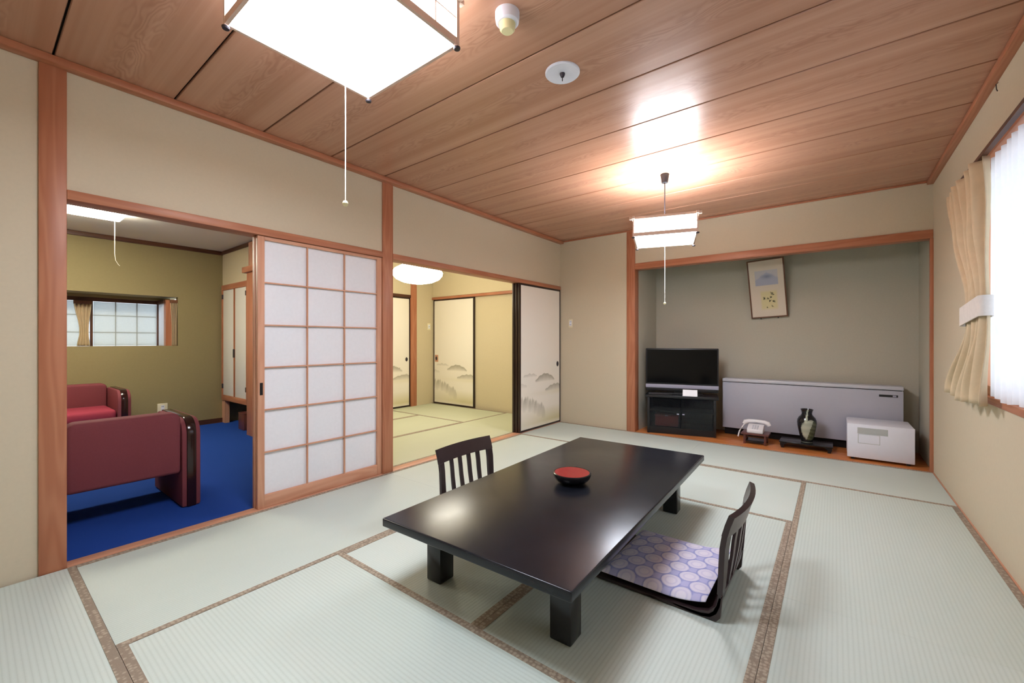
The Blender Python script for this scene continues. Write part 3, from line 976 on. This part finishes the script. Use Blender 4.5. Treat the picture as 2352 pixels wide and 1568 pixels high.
# side room lamp
L3 = thing('oval_pendant_lamp', 'glowing white oval lamp hanging in the side room', 'lamp', (-1.40, -1.30, H - 0.003))
pr = [(0.0, 1.848), (0.10, 1.852), (0.20, 1.872), (0.28, 1.910), (0.318, 1.955), (0.325, 1.99), (0.30, 2.035), (0.22, 2.08), (0.12, 2.105), (0.0, 2.11)]
build(G().lathe([(r, z - H + 0.003) for r, z in pr], 32), 'shade', 'side_lamp_shade', L3, smooth=True)
build(G().lathe([(0, -0.05), (0.04, -0.05), (0.05, 0.0), (0, 0.0)], 24), 'ceiling_cap', 'white_plastic', L3, smooth=True)
build(G().tube([(0, 0, -0.05), (0, 0, -0.335)], 0.006, 8), 'cord', 'cord_white', L3)

# lounge lamp
L4 = thing('fluorescent_ceiling_lamp', 'long rectangular lit lamp on the lounge ceiling', 'lamp', (-2.36, -4.50, CZ - 0.003))
build(bx(-0.14, 0.14, -0.46, 0.46, -0.02, 0.0), 'base', 'white_plastic', L4)
build(bx(-0.17, 0.17, -0.485, 0.485, -0.065, -0.02), 'cover', 'lounge_lamp_cover', L4, bevel=0.012)
build(G().tube([(0.02, 0.42, -0.06), (0.02, 0.42, -0.40), (0.018, 0.425, -0.46), (0.02, 0.445, -0.50), (0.02, 0.455, -0.51)], 0.0024, 6), 'pull_cord', 'cord_white', L4)

# ================================================================== ON THE CEILING AND WALLS
D1 = thing('alarm_sensor', 'white cylindrical alarm sensor with cream tip on the ceiling', 'sensor', (1.884, -3.57, H))
build(G().lathe([(0, -0.046), (0.040, -0.046), (0.047, -0.040), (0.050, -0.02), (0.050, 0.0), (0, 0)], 32), 'body', 'white_plastic', D1, smooth=True)
build(G().lathe([(0, -0.076), (0.024, -0.076), (0.031, -0.068), (0.034, -0.046), (0, -0.046)], 32), 'tip', 'detector_yellow', D1, smooth=True)
D2 = thing('round_ceiling_plate', 'round white ceiling plate with a small dark nozzle', 'ceiling plate', (1.868, -3.104, H))
build(G().lathe([(0, -0.006), (0.070, -0.008), (0.082, -0.010), (0.086, -0.006), (0.086, 0), (0, 0)], 40), 'plate', 'white_plastic', D2, smooth=True)
build(G().lathe([(0, -0.024), (0.008, -0.024), (0.013, -0.012), (0.013, -0.006), (0, -0.006)], 16), 'nozzle', 'dark_metal', D2, smooth=True)
build(G().tube([(0, 0, -0.024), (0, 0, -0.044)], 0.0025, 6), 'pin', 'dark_metal', D2)


def outlet(label, loc, rz, w, cat, slots=2):
    """wall plate; local -y faces into the room"""
    t = thing('wall_plate', label, cat, loc, rz)
    build(bx(-w / 2, w / 2, -0.008, 0.0, -0.058, 0.058), 'plate', 'cream_plastic', t, bevel=0.003)
    build(bx(-0.017, 0.017, -0.0095, -0.008, -0.034, 0.034), 'insert', 'white_plastic', t)
    for k in range(slots):
        z = (k - (slots - 1) / 2) * 0.040
        build(G().box(-0.009, -0.004, -0.0102, -0.0092, z - 0.006, z + 0.006).box(0.004, 0.009, -0.0102, -0.0092, z - 0.006, z + 0.006), 'slot', 'black_plastic', t)


outlet('white wall plate with dark slots on the end wall beside the alcove post', (0.154, 0.0, 1.332), 0.0, 0.062, 'wall plate')
outlet('white power outlet low on the olive lounge wall', (LX, -3.431, 0.262), math.pi / 2, 0.10, 'outlet')
outlet('cream light switch near the corner of the side room', (SX, 0.012, 1.344), math.pi / 2, 0.07, 'light switch', 1)
tag(build(G().tube([(3.600, -1.750, 2.400), (3.592, -1.752, 2.392), (3.591, -1.764, 2.362), (3.593, -1.770, 2.350)], 0.0022, 6), 'wall_hook', 'dark_metal'), 'tiny dark wire hook high on the wall above the window', 'hook')

# ================================================================== RIGHT WINDOW CURTAINS
def lerp3(z, zs, vs):
    return float(np.interp(z, zs, vs))


def sm(z, zs, vs):
    k = int(np.clip(np.searchsorted(zs, z) - 1, 0, len(zs) - 2)); f = (z - zs[k]) / (zs[k + 1] - zs[k]); f = min(1, max(0, f)); f = f * f * (3 - 2 * f)
    return vs[k] * (1 - f) + vs[k + 1] * f


def beige_curtain(zb, zt):
    def fn(u, v):
        z = zb + (zt - zb) * v
        zs = [zb, 1.19, 1.31, 1.72, zt]
        yl = sm(z, zs, [-1.03, -1.52, -1.52, -1.26, -1.10]); yr = sm(z, zs, [-1.83, -1.90, -1.90, -1.87, -1.86])
        amp = sm(z, zs, [0.028, 0.013, 0.013, 0.025, 0.026])
        uu = u + 0.012 * math.sin(u * 17 + z * 2.1)
        x = 3.530 + amp * math.sin(2 * math.pi * 5.5 * uu + 0.5 * math.sin(z * 3)) + 0.004 * math.sin(23 * u + 9 * z)
        if v > 0.93: x -= 0.010 * math.sin(2 * math.pi * 13 * u) * (v - 0.93) / 0.07
        return (x, yl + (yr - yl) * u, z + 0.010 * (1 - v) * math.sin(9 * u))
    return G().grid(fn, 120, 44)


rail = thing('curtain_rail', 'dark brown curtain rail above the right window', 'curtain rail', (3.532, -2.45, WZ1 - 0.002))
build(bx(-0.011, 0.011, -1.55, 1.02, -0.020, -0.001), 'rail', 'dark_wood_y', rail)
build(G().tube([(0, 1.02, -0.010), (0, 1.032, -0.010)], 0.013, 10), 'end_stop', 'dark_metal', rail)
cb = thing('beige_curtain', 'beige cloth curtain tied back beside the lace curtain', 'curtain', (3.530, -1.47, 0.765))
g = beige_curtain(0.765, 2.012)
g.v = [(p[0] - 3.530, p[1] + 1.47, p[2] - 0.765) for p in g.v]
o = build(g, 'cloth', 'curtain_cloth', cb, smooth=True)
md = o.modifiers.new('thickness', 'SOLIDIFY'); md.thickness = 0.003
pf = rrect(-0.030, 0.026, -1.918 + 1.47, -1.505 + 1.47, 0.025)
inner = rrect(-0.025, 0.021, -1.913 + 1.47, -1.510 + 1.47, 0.021)
g = G(); n = len(pf)
for zz, sh in ((0.435, 0.0), (0.535, 0.0)):
    g.v += [(x, y, zz + 0.022 * (y + 0.24) / 0.21 * -1) for x, y in pf]; g.v += [(x, y, zz + 0.022 * (y + 0.24) / 0.21 * -1) for x, y in inner]
for k in range(n):
    k2 = (k + 1) % n
    g.f += [(k, k2, 2 * n + k2, 2 * n + k), (n + k2, n + k, 3 * n + k, 3 * n + k2), (k2, k, n + k, n + k2), (2 * n + k, 2 * n + k2, 3 * n + k2, 3 * n + k)]
build(g, 'tieback', 'tieback_cloth', cb, smooth=True)


def lace_fn(u, v):
    z = 0.815 + (2.010 - 0.815) * v; y = -1.74 - 2.18 * u
    a = 0.014
    x = 3.577 + a * math.sin(2 * math.pi * 27 * u + 0.6 * math.sin(u * 21 + z * 1.3)) + 0.002 * math.sin(u * 61)
    return (x, y, z + (0.008 * math.sin(u * 40) * (1 - v)))


lc = tag(build(G().grid(lace_fn, 420, 10), 'lace_curtain', 'lace', smooth=True), 'pleated white lace curtain across the right window', 'curtain')

# ================================================================== ALCOVE
ST = thing('television_stand', 'black television stand with smoked glass doors in the alcove', 'stand', (1.526, 0.148, 0.001), math.radians(13.9))
build(bx(-0.395, 0.40, -0.012, 0.372, 0.425, 0.456), 'top_board', 'black_plastic', ST, bevel=0.006)
for s in (-1, 1):
    a, b_ = sorted((s * 0.372, s * 0.345))
    build(bx(a, b_, 0.0, 0.365, 0.0, 0.426), 'side_panel', 'black_plastic', ST, bevel=0.003)
build(bx(-0.346, 0.346, 0.345, 0.362, 0.03, 0.426), 'back_panel', 'black_plastic', ST)
build(bx(-0.346, 0.346, 0.012, 0.345, 0.055, 0.075), 'bottom_board', 'black_plastic', ST)
build(bx(-0.346, 0.346, 0.02, 0.345, 0.255, 0.268), 'shelf', 'black_plastic', ST)
build(bx(-0.346, 0.346, 0.014, 0.03, 0.0, 0.055), 'plinth', 'black_plastic', ST)
for s in (-1, 1):
    a, b_ = sorted((s * 0.343, s * 0.003))
    o = build(bx(a, b_, 0.001, 0.006, 0.078, 0.42), 'glass_door', 'smoked_glass', ST)
    build(bx(s * 0.03 - 0.012, s * 0.03 + 0.012, -0.004, 0.001, 0.235, 0.247), 'knob', 'silver_plastic', o)
ca, sa = math.cos(math.radians(13.9)), math.sin(math.radians(13.9))


def on_stand(x, y, z):
    return (1.526 + x * ca - y * sa, 0.148 + x * sa + y * ca, z)


RBX = thing('red_case', 'dull red case behind the smoked glass of the television stand', 'case', on_stand(-0.16, 0.17, 0.0775), math.radians(13.9))
build(bx(-0.13, 0.13, -0.09, 0.09, 0.0, 0.12), 'body', 'red_box', RBX, bevel=0.006)
build(bx(-0.134, 0.134, -0.094, 0.094, 0.118, 0.136), 'lid', 'red_box', RBX, bevel=0.004)
build(bx(-0.018, 0.018, -0.098, -0.09, 0.122, 0.131), 'clasp', 'silver_plastic', RBX)

TV = thing('television', 'flat black television with a silver strip below the screen', 'television', on_stand(0.0, 0.17, 0.459), math.radians(13.9))
build(bx(-0.405, 0.405, -0.022, 0.05, 0.112, 0.548), 'housing', 'black_plastic', TV, bevel=0.008)
build(bx(-0.388, 0.388, -0.0235, -0.0215, 0.130, 0.532), 'screen', 'screen_glass', TV)
build(bx(-0.405, 0.405, -0.026, 0.045, 0.068, 0.112), 'speaker_strip', 'silver_plastic', TV, bevel=0.004)
build(bx(-0.40, 0.40, -0.018, 0.03, 0.030, 0.068), 'lower_panel', 'black_plastic', TV, bevel=0.003)
build(bx(-0.08, 0.08, -0.005, 0.03, 0.012, 0.035), 'neck', 'black_plastic', TV)
build(G().prism(rrect(-0.24, 0.24, -0.10, 0.12, 0.06), 2, 0.0, 0.014), 'foot', 'black_plastic', TV, bevel=0.003)
DV = thing('set_top_box', 'flat black box left on top of the television stand', 'box', on_stand(-0.23, 0.035, 0.458), math.radians(17))
build(bx(-0.13, 0.13, -0.035, 0.025, 0.0, 0.022), 'body', 'black_plastic', DV, bevel=0.003)
build(bx(-0.12, 0.10, -0.0365, -0.035, 0.006, 0.014), 'front_panel', 'dark_metal', DV)
CD = thing('folded_card', 'small white folded card on the television stand', 'card', on_stand(0.10, 0.022, 0.458), math.radians(12))
g = G(); g.prism([(-0.03, 0.0), (-0.0285, 0.0), (0.0, 0.072), (-0.0015, 0.072)], 0, -0.078, 0.078)
build(g, 'front_leaf', 'phone_white', CD)
g = G(); g.prism([(0.03, 0.0), (0.0285, 0.0), (-0.001, 0.0715), (0.0005, 0.0715)], 0, -0.078, 0.078)
build(g, 'back_leaf', 'phone_white', CD)

HT = thing('panel_heater', 'long grey panel heater low against the alcove back wall', 'heater', (2.68, 0.55, 0.001))
build(bx(-0.788, 0.79, 0.0, 0.16, 0.078, 0.612), 'body', 'heater_paint', HT, bevel=0.006)
build(bx(-0.79, 0.792, -0.004, 0.165, 0.618, 0.655), 'cap', 'heater_cap', HT, bevel=0.008)
build(bx(-0.78, 0.78, 0.008, 0.158, 0.610, 0.620), 'joint', 'dark_shadow_gap', HT)
build(bx(-0.77, 0.77, 0.03, 0.15, 0.0, 0.080), 'base', 'dark_shadow_gap', HT)
o = build(bx(0.612, 0.750, -0.002, 0.002, 0.549, 0.571), 'name_plate', 'black_plastic', HT)
build(bx(0.712, 0.738, -0.003, -0.0018, 0.553, 0.567), 'switch', 'silver_plastic', o)

FR = thing('small_refrigerator', 'low white refrigerator at right end of the alcove', 'refrigerator', (3.268, 0.085, 0.001))
build(bx(-0.228, 0.229, 0.018, 0.40, 0.018, 0.335), 'body', 'white_plastic', FR, bevel=0.010)
o = build(bx(-0.230, 0.231, 0.0, 0.018, 0.022, 0.333), 'door', 'white_plastic', FR, bevel=0.006)
build(bx(-0.155, 0.055, -0.0012, 0.0004, 0.245, 0.302), 'printed_sticker', 'grey_label', o)
build(bx(-0.152, 0.002, -0.0008, 0.0004, 0.158, 0.242), 'notice_edge', 'grey_label', o)
build(bx(-0.148, -0.002, -0.0014, -0.0009, 0.162, 0.240), 'paper_notice', 'white_plastic', o)
for a in (-0.20, 0.18):
    for b_ in (0.03, 0.35):
        build(bx(a, a + 0.025, b_, b_ + 0.025, 0.0, 0.02), 'foot', 'black_plastic', FR)

PS = thing('telephone_stand', 'little reddish wooden stand under the telephone', 'stand', (2.275, 0.25, 0.001))
build(bx(-0.128, 0.128, -0.105, 0.105, 0.098, 0.116), 'top_board', 'mahogany', PS, bevel=0.004)
for s in (-1, 1):
    a, b_ = sorted((s * 0.085, s * 0.105))
    for q in (-0.09, 0.07):
        build(bx(a, b_, q, q + 0.02, 0.0, 0.099), 'leg', 'mahogany', PS, bevel=0.002)
build(bx(-0.086, 0.086, -0.08, 0.08, 0.028, 0.040), 'shelf', 'black_lacquer', PS)
PH = thing('telephone', 'white push button telephone with handset on its stand', 'telephone', (2.275, 0.25, 0.118))
build(G().prism([(-0.085, 0.0), (0.09, 0.0), (0.09, 0.078), (0.03, 0.078), (-0.085, 0.040)], 0, -0.075, 0.075), 'body', 'phone_white', PH, bevel=0.008)
hs = [(-0.118, -0.0, 0.070), (-0.105, 0, 0.094), (-0.075, 0, 0.106), (0.0, 0, 0.112), (0.075, 0, 0.106), (0.105, 0, 0.094), (0.118, 0, 0.070)]
o = build(G().tube([(x, 0.052, z) for x, _, z in hs], [0.020, 0.025, 0.020, 0.017, 0.020, 0.025, 0.020], 12), 'handset', 'phone_white', PH, smooth=True)
cp = [(-0.118 + 0.004 * math.sin(k * 1.9), 0.045 - 0.004 * k, 0.065 - 0.003 * k) for k in range(3)] + [(-0.135, 0.00, 0.03), (-0.150, -0.03, 0.004), (-0.156, -0.05, -0.03), (-0.160, -0.06, -0.055)]
build(G().tube(cp, 0.007, 8), 'coil_cord', 'phone_white', o, smooth=True)
for r_ in range(4):
    for c_ in range(3):
        y = -0.068 + r_ * 0.022; z = 0.040 + (y + 0.085) * 0.3304 - 0.001
        build(bx(-0.028 + c_ * 0.022, -0.014 + c_ * 0.022, y - 0.006, y + 0.006, z, z + 0.006), 'key', 'heater_cap', PH)

VS = thing('vase_stand', 'low black lacquered stand under the vase', 'stand', (2.712, 0.325, 0.001))
build(bx(-0.222, 0.222, -0.125, 0.125, 0.050, 0.066), 'top_board', 'black_lacquer', VS, bevel=0.005)
for sx in (-1, 1):
    for sy in (-1, 1):
        prf = [(sx * 0.150, 0.051), (sx * 0.212, 0.051), (sx * 0.215, 0.030), (sx * 0.205, 0.0), (sx * 0.178, 0.0), (sx * 0.183, 0.022), (sx * 0.170, 0.036)]
        a, b_ = sorted((sy * 0.118, sy * 0.100))
        build(G().prism(prf, 1, a, b_), 'leg', 'black_lacquer', VS)


def vase():
    prof = [(0.0, 0.0), (0.046, 0.0), (0.049, 0.006), (0.053, 0.03), (0.062, 0.07), (0.073, 0.12), (0.081, 0.165), (0.084, 0.20), (0.081, 0.228), (0.070, 0.252),
            (0.054, 0.270), (0.046, 0.282), (0.044, 0.296), (0.048, 0.316), (0.056, 0.334), (0.052, 0.335), (0.044, 0.318), (0.040, 0.296), (0.0, 0.28)]
    # finer profile
    pp = []
    for k in range(len(prof) - 1):
        for j in range(4):
            f = j / 4; pp.append((prof[k][0] * (1 - f) + prof[k + 1][0] * f, prof[k][1] * (1 - f) + prof[k + 1][1] * f))
    pp.append(prof[-1])
    n = 72
    g = G().lathe(pp, n)
    cols = []
    dark = np.array(lin((34, 32, 34))); green = np.array(lin((98, 104, 78))); pale = np.array(lin((190, 196, 176)))
    face = math.radians(-82)
    for r, z in pp:
        for j in range(n):
            a = 2 * math.pi * j / n - face; a = (a + math.pi) % (2 * math.pi) - math.pi      # 0 = towards the viewer, + = right
            c = dark
            e = ((a - 0.35) / 1.15) ** 2 + ((z - 0.13) / 0.105) ** 2
            if e < 1.0:
                c = green * (0.8 + 0.25 * math.sin(z * 160 + a * 3))
                if a < 0.0 + (z - 0.06) * 3.5 and a < 0.75: c = pale * (0.85 + 0.1 * math.sin(z * 90))
                if e > 0.86: c = c * 0.6 + dark * 0.4
            if abs(a + 0.22 - (z - 0.22) * 2.2) < 0.14 and 0.20 < z < 0.336: c = pale * 0.95
            if z < 0.008: c = pale * 0.55
            cols.append([c[0], c[1], c[2], 1])
    g.c = np.array(cols)
    o = build(g, 'vase', 'vase_glaze', smooth=True, origin=(0, 0, 0)); o.location = (2.722, 0.300, 0.0675)
    tag(o, 'dark glazed vase with a pale green patch on the black stand', 'vase')


vase()


def picture():
    p = thing('framed_picture', 'upright framed picture with blue hill and brush writing, leaning from the alcove wall', 'picture', (2.350, 0.742, 1.368))
    p.rotation_euler = (math.atan2(0.15, 0.655), -0.05, 0)
    w, h, f = 0.182, 0.672, 0.014
    for s in (-1, 1):
        a, b_ = sorted((s * w, s * (w - f)))
        build(bx(a, b_, -0.012, 0.012, 0, h), 'frame_side', 'picture_frame_wood', p, bevel=0.002)
    build(bx(-w + f, w - f, -0.012, 0.012, 0, f), 'frame_bottom', 'picture_frame_wood', p, bevel=0.002)
    build(bx(-w + f, w - f, -0.012, 0.012, h - f, h), 'frame_top', 'picture_frame_wood', p, bevel=0.002)
    build(bx(-w + f, w - f, -0.001, 0.010, f, h - f), 'backing', 'plaster_tan', p)
    strokes = []   # brush marks: (u0,v0,u1,v1,width)
    r = np.random.default_rng(11)
    for (cu_, cv_, sz) in ((0.63, 0.405, 0.055), (0.60, 0.345, 0.03), (0.41, 0.335, 0.04), (0.50, 0.320, 0.03), (0.57, 0.275, 0.035), (0.67, 0.265, 0.035), (0.62, 0.185, 0.035), (0.46, 0.165, 0.02)):
        for k in range(5):
            a = r.uniform(-1, 1, 4) * sz
            strokes.append((cu_ + a[0], cv_ + a[1] * 0.55, cu_ + a[2], cv_ + a[3] * 0.55, r.uniform(0.006, 0.011), 0.45 if cv_ < 0.2 else 0.9))

    def cf(u, v):
        c = np.ones(u.shape + (3,)) * np.array(lin((226, 214, 196)))[:3]
        sq = (u > 0.17) & (u < 0.83) & (v > 0.565) & (v < 0.83)
        ridge = 0.80 - 0.42 * np.abs(u - 0.52) ** 1.15 + 0.004 * np.sin(u * 40)
        blue = np.array(lin((184, 187, 202)))[:3]; deep = np.array(lin((136, 142, 168)))[:3]; sky = np.array(lin((206, 202, 204)))[:3]
        hill = np.clip((ridge - v) / 0.03, 0, 1)
        ps = sky * (1 - hill[..., None]) + blue * hill[..., None]
        dk = np.exp(-((u - 0.52) / 0.14) ** 2 - ((v - 0.715) / 0.035) ** 2)[..., None] * 0.8
        ps = ps * (1 - dk) + deep * dk
        c = np.where(sq[..., None], ps, c)
        yq = np.clip(np.minimum(np.minimum(u - 0.27, 0.80 - u) / 0.06, np.minimum(v - 0.11, 0.48 - v) / 0.05), 0, 1)[..., None] * 0.8
        c = c * (1 - yq) + np.array(lin((224, 214, 158)))[:3] * yq
        ink = np.array(lin((60, 58, 44)))[:3]
        for (u0, v0, u1, v1, wd, op) in strokes:
            dx, dy = (u1 - u0) * 0.53, v1 - v0
            t = np.clip((((u - u0) * 0.53) * dx + (v - v0) * dy) / max(dx * dx + dy * dy, 1e-6), 0, 1)
            d = np.hypot((u - u0) * 0.53 - t * dx, v - v0 - t * dy)
            m = np.clip((wd * 0.55 - d) / 0.003 + .5, 0, 1)[..., None] * op
            c = c * (1 - m) + ink * m
        return np.concatenate([c, np.ones(u.shape + (1,))], -1)
    build(painted_panel(lambda u, v: (-w + f + u * 2 * (w - f), -0.004, f + v * (h - 2 * f)), 110, 200, cf), 'picture_sheet', 'painted_paper', p)
    for s in (-0.085, 0.085):
        build(G().tube([(s, 0.025, -0.012), (s, -0.014, -0.008), (s, -0.016, 0.004)], 0.005, 8), 'support_peg', 'dark_metal', p)


picture()

# ================================================================== LOUNGE FURNITURE
def armchair(name, label, cat, loc, rz, width, group=None):
    """low upholstered seat on two slab sides with dark wooden edge bands; local +x is the front"""
    t = thing(name, label, cat, loc, rz, group)
    hw = width / 2; dep = 0.68; ah = 0.595
    for s in (-1, 1):
        yo, yi = s * hw, s * (hw - 0.105)
        a, b_ = sorted((yo, yi))
        prof = rrect(0.008, dep - 0.008, 0.002, ah - 0.008, 0.11, (0, 0, 1, 1))
        o = build(G().prism(prof, 1, a, b_), 'side', 'red_cloth', t, bevel=0.012)
        c0, c1 = (a + b_) / 2 - 0.027, (a + b_) / 2 + 0.027
        po = rrect(0.0, dep, 0.0, ah, 0.116, (0, 0, 1, 1))
        build(G().prism(po, 1, c0, c1), 'edge_band', 'sofa_wood', o, bevel=0.008)
    iw = hw - 0.107
    build(G().prism(rrect(-iw, iw, 0.232, 0.635, 0.05, (0, 0, 1, 1)), 0, 0.012, 0.145), 'back', 'red_cloth', t, bevel=0.022, seg=3)
    build(bx(0.14, 0.65, -iw, iw, 0.205, 0.275), 'seat_base', 'red_cloth', t, bevel=0.01)
    n = max(1, round(2 * iw / 0.55)); cw = 2 * iw / n
    for k in range(n):
        build(bx(0.146, 0.66, -iw + k * cw + 0.003, -iw + (k + 1) * cw - 0.003, 0.277, 0.395), 'seat_cushion', 'red_bright_cloth', t, bevel=0.035, seg=3)
    return t


armchair('armchair', 'red armchair seen from behind just inside the lounge', 'armchair', (-0.475, -4.315, -0.011), math.pi, 0.745)
armchair('sofa', 'red sofa against the olive wall of the lounge', 'sofa', (-3.645, -4.55, -0.011), 0.0, 1.40)

CU = thing('wall_cupboard', 'built-in cupboard with two white doors in the lounge end wall', 'cupboard', (-3.225, LY0, 0.30))
build(bx(-0.395, 0.40, -0.022, 0.010, 0.0, 0.068), 'bottom_rail', 'cedar_x', CU, bevel=0.002)
build(bx(-0.395, 0.40, -0.022, 0.010, 1.475, 1.545), 'top_rail', 'cedar_x', CU, bevel=0.002)
for a, b_ in ((-0.425, -0.394), (0.394, 0.425)):
    build(bx(a, b_, -0.024, 0.010, 0.0, 1.545), 'upright', 'cedar_z', CU, bevel=0.002)
build(bx(-0.395, 0.395, 0.010, 0.415, 0.04, 0.066), 'bottom_board', 'cedar_x', CU)
for s in (-1, 1):
    a, b_ = sorted((s * 0.392, s * 0.004))
    o = build(bx(a, b_, -0.012, 0.008, 0.070, 1.473), 'door', 'plaster_white', CU, bevel=0.002)
    e0, e1 = sorted((s * 0.004, s * 0.022))
    build(bx(e0, e1, -0.018, -0.0118, 0.070, 1.473), 'edge_strip', 'cedar_z', o)
    build(bx(s * 0.014 - 0.010, s * 0.014 + 0.010, -0.026, -0.0175, 0.58, 0.69), 'handle', 'dark_metal', o, bevel=0.003)
    for z in (0.16, 1.36):
        build(bx(s * 0.392 - 0.012, s * 0.392 + 0.006, -0.028, -0.0118, z, z + 0.06), 'hinge', 'dark_metal', o)
tag(build(bx(LX, LX + 0.10, LY0 - 0.005, LY0 + 0.05, -0.012, 0.30), 'cupboard_leg', 'pale_cedar_z'), 'pale upright under the left end of the lounge cupboard', 'upright', kind='structure')
WB = thing('wooden_box', 'small reddish wooden box under the lounge cupboard', 'box', (-2.92, -2.76, -0.011))
build(bx(-0.085, 0.085, -0.07, 0.12, 0.0, 0.20), 'body', 'mahogany', WB, bevel=0.004)
build(bx(-0.088, 0.088, -0.073, 0.123, 0.198, 0.212), 'lid', 'mahogany', WB, bevel=0.003)


def small_curtain(label, loc, wt, wm, wb, h, rz):
    t = thing('bay_curtain', label, 'curtain', loc, rz, group='curtains of the lounge bay window')

    def fn(u, v):
        z = h * v
        w = sm(z, [0, h * 0.28, h * 0.36, h], [wb, wm, wm, wt])
        return (0.018 * math.sin(2 * math.pi * 4.5 * u) * w / wt, (u - 0.5) * w + (0.5 - 0.0) * (wt - w) * 0.3, z)
    o = build(G().grid(fn, 60, 24), 'cloth', 'curtain_cloth', t, smooth=True)
    md = o.modifiers.new('thickness', 'SOLIDIFY'); md.thickness = 0.003
    build(bx(-0.024, 0.024, -wt / 2, wt / 2, h - 0.035, h + 0.005), 'heading', 'picture_frame_wood', t)


small_curtain('tied curtain left of the gridded bay window in the lounge', (LX - BD + 0.07, -4.09, BZ0 + 0.002), 0.15, 0.08, 0.11, 0.525, 0.0)
small_curtain('narrow beige curtain at right edge of the lounge bay window', (LX - 0.028, -3.312, BZ0 + 0.002), 0.07, 0.05, 0.05, 0.575, 0.0)
